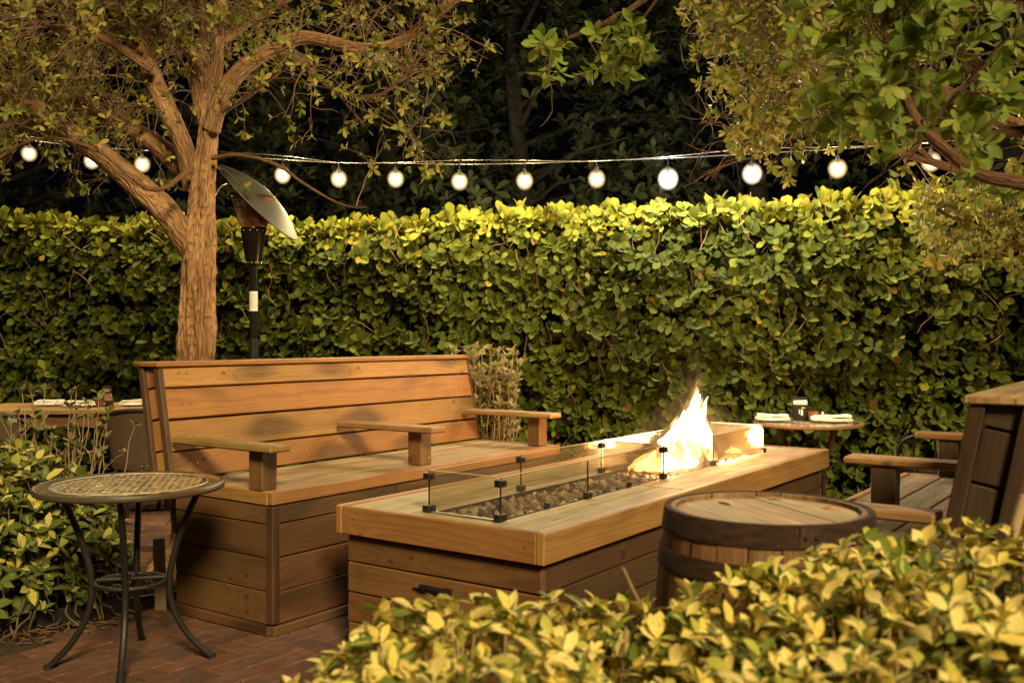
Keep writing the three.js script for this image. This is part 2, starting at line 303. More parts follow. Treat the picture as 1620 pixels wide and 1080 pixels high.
// ------------------------------------------------------------------ benches
function makeBench(name, label, pos, turn, h, mats, tops, reach = 0.055) {
  const t = thing(name, label, 'bench', pos, turn, undefined), LEN = 2.23, DEP = 0.6;
  const zero = 0.004;
  // base courses
  const ys = [0.045, 0.184, 0.325, 0.467, 0.546];
  for (let k = 0; k < 4; k++) {
    const y0 = ys[k] + 0.002, y1 = ys[k + 1] - 0.002, hh = y1 - y0, y = (y0 + y1) / 2;
    board(t, 'side_board', pick(mats.base), [LEN - 0.06, hh, 0.022], [LEN / 2, y, -0.021 + rr(-zero, 0) / 3]);
    board(t, 'side_board', pick(mats.base), [LEN - 0.06, hh, 0.022], [LEN / 2, y, -DEP - 0.07]);
    for (const x of [0.02, LEN - 0.02]) board(t, 'end_board', pick(mats.base), [0.022, hh, DEP + 0.035], [x, y, -DEP / 2 - 0.045]);
  }
  for (const z of [-0.016, -DEP - 0.07]) board(t, 'base_trim', mats.base[1], [LEN - 0.03, 0.043, 0.03], [LEN / 2, 0.0225, z]);
  for (const x of [0.012, LEN - 0.012]) board(t, 'base_trim', mats.base[2], [0.026, 0.043, DEP + 0.02], [x, 0.0225, -DEP / 2 - 0.043]);
  for (const [x, z] of [[0.022, -0.022], [LEN - 0.022, -0.022]]) board(t, 'corner_post', mats.base[0], [0.04, 0.49, 0.04], [x, 0.3, z], undefined, 0.003);
  // seat
  const w = 0.145;
  for (let k = 0; k < 4; k++) board(t, 'seat_plank', mats.seat[k % mats.seat.length], [LEN - 0.064, 0.03, w - 0.006], [LEN / 2, 0.588, -0.036 - w * (k + 0.5)], [0, rr(-0.001, 0.001), 0]);
  board(t, 'seat_edge', mats.edge[0], [LEN, 0.056, 0.03], [LEN / 2, 0.578, -0.015]);
  for (const x of [0.015, LEN - 0.015]) board(t, 'seat_edge', mats.edge[1], [0.03, 0.056, DEP + 0.01], [x, 0.578, -DEP / 2 - 0.037]);
  // leaning back: front boards, rear boards, end boards between dark trims, cap
  const zf = (y) => -0.60 - 0.19 * (y - 0.605), thick = 0.155, zr = (y) => zf(y) - thick, tilt = Math.atan(0.19);
  const by = [0.607, 0.734, 0.876, 1.019, h - 0.022];
  for (let k = 0; k < 4; k++) {
    const y0 = by[k] + 0.003, y1 = by[k + 1] - 0.003, y = (y0 + y1) / 2, hh = y1 - y0;
    board(t, 'back_board', mats.back[k % mats.back.length], [LEN + 0.02, hh, 0.024], [LEN / 2 - 0.03, y, zf(y) - 0.012 + rr(-0.002, 0.002)], [-tilt, 0, 0], 0.004);
    board(t, 'rear_board', pick(mats.rear), [LEN + 0.02, hh, 0.024], [LEN / 2 - 0.03, y, zr(y) + 0.012], [-tilt, 0, 0], 0.004);
    for (const x of [-0.042, LEN - 0.018]) board(t, 'end_board', pick(mats.endb), [0.02, hh, thick - 0.074], [x + (x < 0 ? 0.012 : -0.012), y, zf(y) - thick / 2], [-tilt, 0, 0], 0.003);
  }
  const mid = (by[0] + by[4]) / 2, len = (by[4] - by[0]) / Math.cos(tilt);
  for (const x of [-0.045, LEN - 0.015]) for (const z of [zf(mid) - 0.018, zr(mid) + 0.018]) board(t, 'end_trim', mats.trim, [0.026, len - 0.004, 0.036], [x, mid, z], [-tilt, 0, 0], 0.003);
  board(t, 'top_cap', mats.cap, [LEN + 0.08, 0.022, thick + 0.035], [LEN / 2 - 0.03, h - 0.010, (zf(h) + zr(h)) / 2], [0.0, 0, 0], 0.004);
  // rear skirt under the back
  // arms
  tops.forEach(([x, m]) => {
    const a = board(t, 'armrest', m, [0.115, 0.028, 0.605 + reach], [x + (reach > 0 ? -0.04 : 0), 0.791 - (reach < 0 && x > 2 ? 0.014 : 0), (reach - 0.605) / 2], [0, 0, 0], 0.006);
    const p = board(t, 'arm_post', mats.post, [0.085, 0.171, 0.085], [x, 0.6905 - (reach < 0 && x > 2 ? 0.014 : 0), Math.min(-0.105, reach - 0.14)], undefined, 0.004);
    for (const dx of [-0.02, 0.022]) part('screw', new THREE.CylinderGeometry(0.004, 0.004, 0.003, 8), M.screw, a, [dx, 0.0145, 0.17 + dx]);
    part('screw', new THREE.CylinderGeometry(0.004, 0.004, 0.003, 8), M.screw, p, [0.02, -0.05, 0.043], [Math.PI / 2, 0, 0]);
  });
  for (let k = 0; k < 4; k++) for (const x of [0.05, 0.09, 0.76, 1.49, 2.09, 2.13]) part('screw', new THREE.CylinderGeometry(0.0045, 0.0045, 0.004, 8), M.screw, t, [x, by[k] + 0.07, zf(by[k] + 0.07) + 0.002], [Math.PI / 2 - tilt, 0, 0]);
  return t;
}
reseed(31);
M.mossArm = wood(grey, 0.36, 0.28, 0.10, 0.8, 0.0015);
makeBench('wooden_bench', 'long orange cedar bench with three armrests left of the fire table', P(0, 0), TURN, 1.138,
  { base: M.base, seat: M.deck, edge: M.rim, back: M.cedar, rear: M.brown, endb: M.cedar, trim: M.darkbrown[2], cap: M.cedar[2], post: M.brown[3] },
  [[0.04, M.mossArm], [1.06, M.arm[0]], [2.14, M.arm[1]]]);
makeBench('wooden_bench', 'dark weathered bench at the right edge with its back turned to the camera', P(2.17, 1.985), TURN + Math.PI, 1.105,
  { base: M.darkbrown, seat: M.slab, edge: M.arm, back: M.brown, rear: M.base, endb: M.darkbrown, trim: M.darkbrown[0], cap: M.arm[1], post: M.darkbrown[1] },
  [[0.0, M.rim[0]], [1.13, M.arm[2]], [2.16, M.arm[0]]], -0.065);

// ------------------------------------------------------------------ fire table
const GH = 0.147, TOP = 0.585;                                     // glass height, table height
{
  reseed(41);
  const t = thing('fire_table', 'long wooden gas fire table with glass wind guard between the benches', 'fire table', P(0.03, 0.835), TURN);
  const LEN = 3.1, W = 0.995, u0 = 0.12, u1 = 2.73, g0 = -0.10, g1 = 0.215;   // trough
  const base = 0.47, ins = 0.035;
  const ys = [0.01, 0.12, 0.24, 0.36, base - 0.004];
  for (let k = 0; k < 4; k++) {
    const y = (ys[k] + ys[k + 1]) / 2, hh = ys[k + 1] - ys[k] - 0.005;
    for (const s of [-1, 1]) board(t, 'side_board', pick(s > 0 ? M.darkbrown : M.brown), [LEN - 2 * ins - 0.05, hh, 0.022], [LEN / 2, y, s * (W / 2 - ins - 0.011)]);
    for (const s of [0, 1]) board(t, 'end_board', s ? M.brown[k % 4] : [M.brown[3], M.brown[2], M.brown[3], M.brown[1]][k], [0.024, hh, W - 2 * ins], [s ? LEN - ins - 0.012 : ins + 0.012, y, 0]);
  }
  // rim boards, butted at the corners
  for (const s of [-1, 1]) board(t, 'rim_board', M.rim[s > 0 ? 1 : 2], [LEN, 0.112, 0.034], [LEN / 2, TOP - 0.056, s * (W / 2 - 0.017)], [0, 0, s > 0 ? 0.0006 : 0], 0.005);
  for (const s of [0, 1]) board(t, 'rim_board', M.rim[0], [0.034, 0.112, W - 0.07], [s ? LEN - 0.017 : 0.017, TOP - 0.056, 0], undefined, 0.005);
  // top planks round the trough
  const yT = TOP - 0.018, plank = (x0, x1, z0, z1, m) => board(t, 'top_plank', m, [x1 - x0 - 0.004, 0.024, z1 - z0 - 0.004], [(x0 + x1) / 2, yT + rr(-0.0015, 0.0015), (z0 + z1) / 2], [rr(-0.003, 0.003), 0, 0], 0.003);
  const zi = W / 2 - 0.036;
  for (const [a, b] of [[0.036, 1.2], [1.2, 2.3], [2.3, LEN - 0.036]]) { plank(a, b, -zi, (-zi + g0) / 2, pick(M.slab)); plank(a, b, (-zi + g0) / 2, g0, pick(M.slab)); plank(a, b, g1, zi, pick(M.slab)); }
  plank(0.036, u0, g0, g1, M.slab[1]); plank(u1, u1 + 0.17, g0, g1, M.slab[2]); plank(u1 + 0.17, LEN - 0.036, g0, g1, M.slab[3]);
  // trough pan
  const pan = [new THREE.BoxGeometry(u1 - u0, 0.01, g1 - g0).translate((u0 + u1) / 2, TOP - 0.09, (g0 + g1) / 2)];
  for (const z of [g0 + 0.004, g1 - 0.004]) pan.push(new THREE.BoxGeometry(u1 - u0, 0.078, 0.004).translate((u0 + u1) / 2, TOP - 0.045, z));
  for (const x of [u0 + 0.004, u1 - 0.004]) pan.push(new THREE.BoxGeometry(0.004, 0.078, g1 - g0 - 0.014).translate(x, TOP - 0.045, (g0 + g1) / 2));
  part('burner_pan', mergeGeometries(pan), M.iron, t);
  part('steel_edge', new THREE.BoxGeometry(0.012, 0.004, g1 - g0 + 0.02), M.steel, t, [u0 - 0.002, TOP - 0.002, (g0 + g1) / 2]);
  // stones
  const stoneGeo = [0, 1, 2, 3, 4].map((s) => { const g = new THREE.IcosahedronGeometry(1, 1), p = g.attributes.position, q = new THREE.Vector3(); for (let k = 0; k < p.count; k++) { q.fromBufferAttribute(p, k); q.multiplyScalar(0.8 + 0.5 * N(q.x * 1.2 + s * 7, q.y * 1.2, q.z * 1.2)); p.setXYZ(k, q.x, q.y * 0.75, q.z); } g.computeVertexNormals(); return g; });
  M.stone = [[0.42, 0.37, 0.28], [0.16, 0.12, 0.09], [0.30, 0.19, 0.14], [0.58, 0.53, 0.42], [0.06, 0.05, 0.045], [0.30, 0.25, 0.19]].map((c) => plain(...c, 0.55, 0, { bumpMap: grit, bumpScale: 0.003 }));
  for (let k = 0; k < 296; k++) {
    const x = u0 + 0.03 + Math.pow(R(), 1.25) * (u1 - u0 - 0.06), f = rr(-1, 1), s = rr(0.010, 0.021);
    const m = part('stone', pick(stoneGeo), pick(M.stone), t, [x, TOP - 0.025 + 0.03 * (1 - f * f) * rr(0.3, 1.1), (g0 + g1) / 2 + f * (g1 - g0 - 0.05) / 2], [R() * 6, R() * 6, R() * 6]); m.scale.setScalar(s);
  }
  const gravel = []; for (let k = 0; k < 420; k++) { const g = stoneGeo[k % 5].clone(), s = rr(0.014, 0.022); g.scale(s, s, s); g.translate(u0 + 0.03 + R() * (u1 - u0 - 0.06), TOP - 0.045 + rr(0, 0.02), (g0 + g1) / 2 + rr(-1, 1) * (g1 - g0 - 0.05) / 2); gravel.push(g); }
  part('lower_stones', mergeGeometries(gravel), M.stone[2], t).userData.kind = 'stuff';
  // glass
  const glass = new THREE.MeshPhysicalMaterial({ color: new THREE.Color().setRGB(0.90, 0.87, 0.79), roughness: 0.17, transmission: 1, thickness: 0, ior: 1.55, side: THREE.DoubleSide });
  const brownGlass = new THREE.MeshPhysicalMaterial({ color: new THREE.Color().setRGB(0.70, 0.60, 0.47), roughness: 0.12, transmission: 0.985, thickness: 0, ior: 2.0, side: THREE.DoubleSide });  // browner glass of higher index at the fire end
  const js = [u0, 0.74, 1.44, 2.02, u1], zN = g1 + 0.012, zB = g0 - 0.012, yG = TOP + 0.008;
  const pane = (x0, x1, z, m) => part('glass_pane', new THREE.BoxGeometry(x1 - x0 - 0.012, GH, 0.006), m, t, [(x0 + x1) / 2, yG + GH / 2, z]);
  const cross = (x, m, name = 'glass_pane') => part(name, new THREE.BoxGeometry(0.006, GH, zN - zB - 0.022), m, t, [x, yG + GH / 2, (zN + zB) / 2]);
  for (let k = 0; k < 4; k++) { pane(js[k], js[k + 1], zN, k > 2 ? brownGlass : glass); pane(js[k], js[k + 1], zB, k > 1 ? brownGlass : glass); }
  cross(u0 - 0.002, glass); cross(js[2], brownGlass); cross(u1 + 0.002, brownGlass);
  const cut = plain(0.46, 0.43, 0.32, 0.22);
  for (let k = 0; k < 4; k++) for (const z of [zN, zB]) part('glass_edge', new THREE.BoxGeometry(js[k + 1] - js[k] - 0.014, 0.0025, 0.0065), cut, t, [(js[k] + js[k + 1]) / 2, yG + GH + 0.0013, z]);
  for (const x of [u0 - 0.002, js[2], u1 + 0.002]) part('glass_edge', new THREE.BoxGeometry(0.0065, 0.0025, zN - zB - 0.024), cut, t, [x, yG + GH + 0.0013, (zN + zB) / 2]);
  const clip = (x, z, top, s = 1) => { const c = part('glass_clip', boardGeo(0.034 * s, 0.026, 0.024 * s, 0.003, 0), M.black, t, [x, top ? yG + GH - 0.022 : TOP + 0.009, z]); part('clip_screw', new THREE.CylinderGeometry(0.005, 0.005, 0.006, 8), M.iron, c, [0, 0, 0.013 * s], [Math.PI / 2, 0, 0]); };
  for (const x of js) for (const z of [zN, zB]) { clip(x, z, false, x === u0 ? 1.4 : 1.15); if (x === u0 || x === js[2] || (z === zB && x === js[1])) clip(x, z, true, 1.25); }
  for (const x of [0.43, 1.1]) clip(x, zN, false, 0.7);
  // edges of the panes, dark where the glass is cut
  for (const x of js.slice(0, 4)) for (const z of [zN, zB]) part('glass_seal', new THREE.BoxGeometry(0.0018, GH - 0.006, 0.007), M.black, t, [x, yG + GH / 2, z]);
  // latch handle on the near end
  const hg = [tubeGeo([[0, 0, -0.07], [-0.006, 0.002, -0.02], [-0.006, 0.0, 0.05]], 0.011, 16, 10), new THREE.CylinderGeometry(0.014, 0.014, 0.025, 12).rotateX(Math.PI / 2).translate(-0.004, 0, 0.062)];
  const hd = part('drawer_handle', mergeGeometries(hg), M.black, t, [ins - 0.016, 0.318, 0.0]); part('handle_tip', new THREE.CylinderGeometry(0.007, 0.007, 0.03, 10), M.steel, hd, [0, 0, -0.082], [Math.PI / 2, 0, 0]);
  for (const [z, y] of [[-0.4, 0.54], [0.42, 0.53], [-0.38, 0.3], [0.36, 0.42]]) part('screw', new THREE.CylinderGeometry(0.0045, 0.0045, 0.004, 8), M.screw, t, [y > 0.48 ? -0.001 : ins - 0.001, y, z], [0, 0, Math.PI / 2]);
}
// flames: nested thin shells over the stones, the outer ones painting glow and haze, each with its light
{
  reseed(47);
  const t = thing('flame', 'tall bright flame burning behind the glass of the fire table', 'flame', P(2.0, 0.9, TOP), TURN);
  const fire = (r, g, b, o) => new THREE.MeshStandardMaterial({ color: 0x000000, roughness: 1, emissive: new THREE.Color().setRGB(r, g, b), emissiveIntensity: 1, transparent: true, opacity: o, depthWrite: false, side: THREE.DoubleSide });
  const tongue = (x, z, h, w, lean, s) => {
    const g = new THREE.CylinderGeometry(1, 1, 1, 16, 26, true), p = g.attributes.position;
    for (let k = 0; k < p.count; k++) {
      const y = p.getY(k) + 0.5, a = Math.atan2(p.getZ(k), p.getX(k)), r = w * Math.pow(1 - y, 0.85) * (0.6 + 0.5 * Math.sin(Math.PI * Math.min(1, y * 1.1 + 0.2))) * (1 + 0.4 * N(Math.cos(a) * 1.5 + s, y * 3.0, Math.sin(a) * 1.5 + s));
      const sw = lean * y * y + 0.02 * y * Math.sin(y * 7 + s) + 0.035 * N(y * 4, s, 2) * y, sz = 0.03 * y * N(y * 4, s, 7);
      p.setXYZ(k, x + sw + r * Math.cos(a), y * h, z + sz + r * Math.sin(a) * 0.7);
    }
    g.computeVertexNormals(); return g;
  };
  // one burning mass that leans to the right: thin shells, hotter inwards, the faint outer ones a painted glow
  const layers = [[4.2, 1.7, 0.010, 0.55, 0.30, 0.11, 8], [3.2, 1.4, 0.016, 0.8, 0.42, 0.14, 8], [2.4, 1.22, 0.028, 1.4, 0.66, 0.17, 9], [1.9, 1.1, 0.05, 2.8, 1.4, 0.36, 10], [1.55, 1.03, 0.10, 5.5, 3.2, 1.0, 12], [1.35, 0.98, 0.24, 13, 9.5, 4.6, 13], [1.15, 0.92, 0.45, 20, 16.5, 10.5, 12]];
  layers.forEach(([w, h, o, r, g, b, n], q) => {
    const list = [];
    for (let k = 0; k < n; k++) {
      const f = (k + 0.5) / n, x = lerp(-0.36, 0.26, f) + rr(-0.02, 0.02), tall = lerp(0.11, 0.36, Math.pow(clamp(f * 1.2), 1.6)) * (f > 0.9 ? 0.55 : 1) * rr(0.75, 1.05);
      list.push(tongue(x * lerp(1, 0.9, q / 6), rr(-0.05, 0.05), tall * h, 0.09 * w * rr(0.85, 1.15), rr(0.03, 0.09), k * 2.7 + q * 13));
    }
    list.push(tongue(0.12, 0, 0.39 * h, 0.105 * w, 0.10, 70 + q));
    part(q < 5 ? 'flame_glow' : 'flame_core', mergeGeometries(list), fire(r, g, b, o), t);
  });
  const L = []; for (let k = 0; k < 26; k++) { const x = k < 18 ? rr(-0.3, 0.25) : rr(-0.45, 0.66); L.push(tongue(x, rr(-0.1, 0.1), rr(0.05, 0.11) * (k < 18 ? 1.2 : 0.45), rr(0.04, 0.075), rr(-0.02, 0.03), 200 + k)); }
  part('low_flames', mergeGeometries(L), fire(9, 5.6, 2.2, 0.35), t);
  for (const [x, y, i] of [[-0.2, 0.07, 9], [0.06, 0.09, 11], [0.15, 0.22, 11], [0.42, 0.05, 6]]) {
    const l = new THREE.PointLight(new THREE.Color().setRGB(1, 0.60, 0.24), i, 0, 2); l.position.set(x, y, 0); l.castShadow = true; l.shadow.radius = 3; t.add(l);
  }
}

// ------------------------------------------------------------------ barrel
{
  reseed(51);
  const t = thing('wine_barrel', 'old oak barrel with rusty hoops used as a table by the near shrub', 'barrel', [0.639, 0, -2.45], 0.3);
  const H = 0.826, rad = (y) => 0.250 + 0.036 * Math.sin(Math.PI * clamp(y / H)), n = 22;
  M.oak = shades(grey, [0.30, 0.19, 0.10], 5, 0.22, 0.7, 0.0015); M.head = shades(grey, [0.56, 0.46, 0.28], 3, 0.08, 0.7);
  for (let k = 0; k < n; k++) {
    const a0 = (k / n) * Math.PI * 2 + 0.006, a1 = ((k + 1) / n) * Math.PI * 2 - 0.006, b = new MB(), rows = 12, dr = rr(-0.002, 0.002);
    for (const [inner, sgn] of [[0, 1], [0.025, -1]]) {
      const st = b.p.length / 3;
      for (let r = 0; r <= rows; r++) for (let c = 0; c <= 2; c++) { const y = r / rows * H, a = lerp(a0, a1, c / 2), q = rad(y) - inner + dr; b.vert(V3(Math.cos(a) * q, y, Math.sin(a) * q), V3(Math.cos(a) * sgn, 0, Math.sin(a) * sgn), y + k * 0.37, (a - a0) * 0.3 + k * 0.11); }
      for (let r = 0; r < rows; r++) for (let c = 0; c < 2; c++) { const i = st + r * 3 + c; sgn > 0 ? b.i.push(i, i + 3, i + 1, i + 1, i + 3, i + 4) : b.i.push(i, i + 1, i + 3, i + 1, i + 4, i + 3); }
    }
    const m = (rows + 1) * 3, up = V3(0, 1, 0), top = [];
    for (const base of [0, m]) for (let c = 0; c <= 2; c++) { const i = base + rows * 3 + c; top.push(b.vert(V3(b.p[i * 3], b.p[i * 3 + 1], b.p[i * 3 + 2]), up, 0.02 * c, base ? 0.03 : 0)); }
    b.i.push(top[0], top[3], top[1], top[1], top[3], top[4], top[1], top[4], top[2], top[2], top[4], top[5]);
    part('stave', b.geo(), pick(M.oak), t);
  }
  const hoop = (y0, y1, lip) => { const pts = []; for (let k = 0; k <= 4; k++) { const y = lerp(y0, y1, k / 4); pts.push(new THREE.Vector2(rad(y) + 0.005, y)); } if (lip) { pts.push(new THREE.Vector2(rad(y1) + 0.003, y1 + 0.002), new THREE.Vector2(rad(y1) - 0.012, y1 + 0.001)); } pts.unshift(new THREE.Vector2(rad(y0) + 0.001, y0)); if (!lip) pts.push(new THREE.Vector2(rad(y1) + 0.001, y1)); const h = part('hoop', new THREE.LatheGeometry(pts, 64), M.rust, t); part('hoop_seam', boardGeo(0.004, (y1 - y0) * 0.92, 0.05, 0.001, 0), M.rust, h, [Math.cos(1.75) * (rad((y0 + y1) / 2) + 0.005), (y0 + y1) / 2, Math.sin(1.75) * (rad((y0 + y1) / 2) + 0.005)], [0, -1.75, 0]); for (const f of [1.70, 1.80]) part('rivet', new THREE.SphereGeometry(0.006, 8, 6), M.iron, h, [Math.cos(f) * (rad((y0 + y1) / 2) + 0.008), (y0 + y1) / 2, Math.sin(f) * (rad((y0 + y1) / 2) + 0.008)]); part('rivet', new THREE.SphereGeometry(0.007, 8, 6), M.iron, h, [Math.cos(1.2) * (rad(y0) + 0.006), (y0 + y1) / 2, Math.sin(1.2) * (rad(y0) + 0.006)]); };
  hoop(0.775, 0.826, true); hoop(0.688, 0.735); hoop(0.165, 0.21); hoop(0.005, 0.07);
  const rIn = rad(H) - 0.027, np = 6;
  for (let k = 0; k < np; k++) {
    const x0 = -rIn + (2 * rIn * k) / np + 0.001, x1 = -rIn + (2 * rIn * (k + 1)) / np - 0.001, s = new THREE.Shape(), pts = [];
    for (let i = 0; i <= 8; i++) { const x = lerp(x0, x1, i / 8); pts.push([x, Math.sqrt(Math.max(0, rIn * rIn - x * x))]); }
    for (let i = 8; i >= 0; i--) { const x = lerp(x0, x1, i / 8); pts.push([x, -Math.sqrt(Math.max(0, rIn * rIn - x * x))]); }
    pts.forEach(([x, y], i) => (i ? s.lineTo(x, y) : s.moveTo(x, y)));
    const g = new THREE.ExtrudeGeometry(s, { depth: 0.02, bevelEnabled: false }); g.rotateX(-Math.PI / 2);
    const uv = g.attributes.uv, p = g.attributes.position; for (let i = 0; i < uv.count; i++) uv.setXY(i, p.getZ(i) + k * 0.7, p.getX(i));
    part('head_plank', g, M.head[k % 3], t, [0, H - 0.030 + rr(-0.001, 0.001), 0]);
  }
}

// ------------------------------------------------------------------ bistro tables
const tileMats = [[0.30, 0.23, 0.135], [0.16, 0.115, 0.065], [0.38, 0.31, 0.20], [0.12, 0.085, 0.05]].map((c) => new THREE.MeshPhysicalMaterial({ color: new THREE.Color().setRGB(...c), roughness: 0.2, clearcoat: 0.9, clearcoatRoughness: 0.08 }));
function makeBistro(label, pos, turn, legMat, R0 = 0.345, H = 0.69) {
  const t = thing('bistro_table', label, 'bistro table', pos, turn);
  const top = new THREE.LatheGeometry([[0, H - 0.022], [R0 - 0.015, H - 0.022], [R0, H - 0.02], [R0 + 0.002, H - 0.012], [R0 + 0.002, H - 0.001], [R0 - 0.002, H + 0.0025], [R0 - 0.007, H + 0.0025], [R0 - 0.009, H - 0.003], [0, H - 0.003]].map((p) => new THREE.Vector2(...p)), 72);
  part('tabletop', top, plain(0.07, 0.05, 0.032, 0.4), t);
  const rimTiles = [], woven = [], tone = [[], [], [], []], q = new THREE.Quaternion();
  const nR = 34, rO = R0 - 0.011, rI = R0 - 0.058;
  for (let k = 0; k < nR; k++) {                                   // outer ring of long tiles
    const a = (k + 0.5) / nR * Math.PI * 2, g = boardGeo(rO - rI - 0.003, 0.006, (2 * Math.PI * (rI + 0.02)) / nR - 0.004, 0.0012, 0.0004);
    g.applyMatrix4(new THREE.Matrix4().compose(V3(Math.cos(a) * (rO + rI) / 2, H - 0.001, Math.sin(a) * (rO + rI) / 2), q.setFromEuler(new THREE.Euler(rr(-0.02, 0.02), -a, rr(-0.02, 0.02))), V3(1, 1, 1)));
    part('rim_tile', g, tileMats[k % 2 ? 3 : 1], t);
  }
  part('tile_ring', new THREE.TorusGeometry(rI - 0.004, 0.0022, 6, 72).rotateX(Math.PI / 2), plain(0.55, 0.5, 0.4, 0.3), t, [0, H + 0.001, 0]);
  const a = 0.017, L = 0.036, lim = rI - 0.008;                    // woven field of small glazed tiles
  for (let i = -22; i <= 22; i++) for (let j = -22; j <= 22; j++) {
    const vert = (i + j) % 2 !== 0, x = i * (a + L) / 2, z = j * (a + L) / 2;
    if (Math.hypot(x, z) > lim - L / 2) continue;
    const g = boardGeo(vert ? a : L, 0.006, vert ? L : a, 0.0018, 0.0005);
    g.applyMatrix4(new THREE.Matrix4().compose(V3(x, H - 0.0005 + rr(-0.0006, 0.0006), z), q.setFromEuler(new THREE.Euler(rr(-0.05, 0.05), rr(-0.03, 0.03), rr(-0.05, 0.05))), V3(1, 1, 1)));
    tone[(vert ? 0 : 2) + (R() < 0.3 ? 1 : 0)].push(g);
  }
  tone.forEach((g, k) => { const m = part('mosaic_tiles', mergeGeometries(g), tileMats[[0, 1, 2, 0][k]], t); m.userData.kind = 'stuff'; });
  for (let k = 0; k < 4; k++) {
    const f = k * Math.PI / 2, c = Math.cos(f), s = Math.sin(f);
    const leg = part('leg', tubeGeo([[0.255, H - 0.024], [0.215, H - 0.11], [0.165, H - 0.25], [0.14, H - 0.38], [0.155, 0.2], [0.215, 0.09], [0.295, 0.006]].map(([r, y]) => V3(c * r, y, s * r)), 0.0125, 40, 10), legMat, t);
    part('foot_cap', new THREE.CylinderGeometry(0.014, 0.015, 0.016, 10), M.black, leg, [c * 0.297, 0.008, s * 0.297]);
  }
  part('ring_brace', new THREE.TorusGeometry(0.128, 0.009, 8, 40).rotateX(Math.PI / 2), legMat, t, [0, 0.315, 0]);
  for (const f of [0, Math.PI / 2]) part('cross_brace', new THREE.CylinderGeometry(0.007, 0.007, 0.25, 8).rotateZ(Math.PI / 2), legMat, t, [0, f ? 0.318 : 0.326, 0], [0, f, 0]);
  return t;
}
reseed(61);
makeBistro('round bistro table with glinting woven mosaic top and curved legs by the left bench end', [-1.464, 0, -3.758], 0.23, M.black);
const side = makeBistro('round bistro table set with folded napkins in front of the hedge on the right', [1.956, 0, -6.478], 0.5, M.rust);
for (const c of side.children) if (c.name === 'tabletop') c.material = plain(0.22, 0.13, 0.06, 0.5);

// napkins folded on plates, caddy, candle jar
function napkinGeo(w, d, h, s) {
  const g = new THREE.BoxGeometry(w, h, d, 12, 3, 8), p = g.attributes.position;
  for (let k = 0; k < p.count; k++) { const x = p.getX(k), y = p.getY(k), z = p.getZ(k), e = 1 - Math.pow(Math.abs(2 * z / d), 4) * 0.35; p.setY(k, (y + h / 2) * e * (0.85 + 0.5 * N(x * 14, z * 20, s)) + 0.012 * N(x * 6 + 3, z * 5, s) * (y > 0 ? 1 : 0.3)); p.setZ(k, z * (1 + 0.12 * N(x * 9, y * 30, s + 4))); p.setX(k, x + 0.006 * N(z * 30, y * 40, s)); }
  g.computeVertexNormals(); return g;
}
const ceramic = new THREE.MeshPhysicalMaterial({ color: new THREE.Color().setRGB(0.78, 0.75, 0.68), roughness: 0.25, clearcoat: 0.5 });
function setting(label, platelabel, pos, turn, s, w = 0.21) {
  const p = thing('plate', platelabel, 'plate', pos); const r = 0.078;
  part('dish', new THREE.LatheGeometry([[0, 0.004], [0.045, 0.003], [r, 0.012], [r + 0.001, 0.014], [r - 0.002, 0.0155], [0.046, 0.007], [0, 0.007]].map((q) => new THREE.Vector2(...q)), 40), ceramic, p);
  const n = thing('napkin', label, 'napkin', [pos[0], pos[1] + 0.015, pos[2]], turn);
  part('folded_cloth', napkinGeo(w, 0.1, 0.022, s), M.linen, n); part('cloth_fold', napkinGeo(w * 0.92, 0.085, 0.014, s + 2), M.linen, n, [0.004, 0.021, -0.004]);
}
const sy = 0.694;
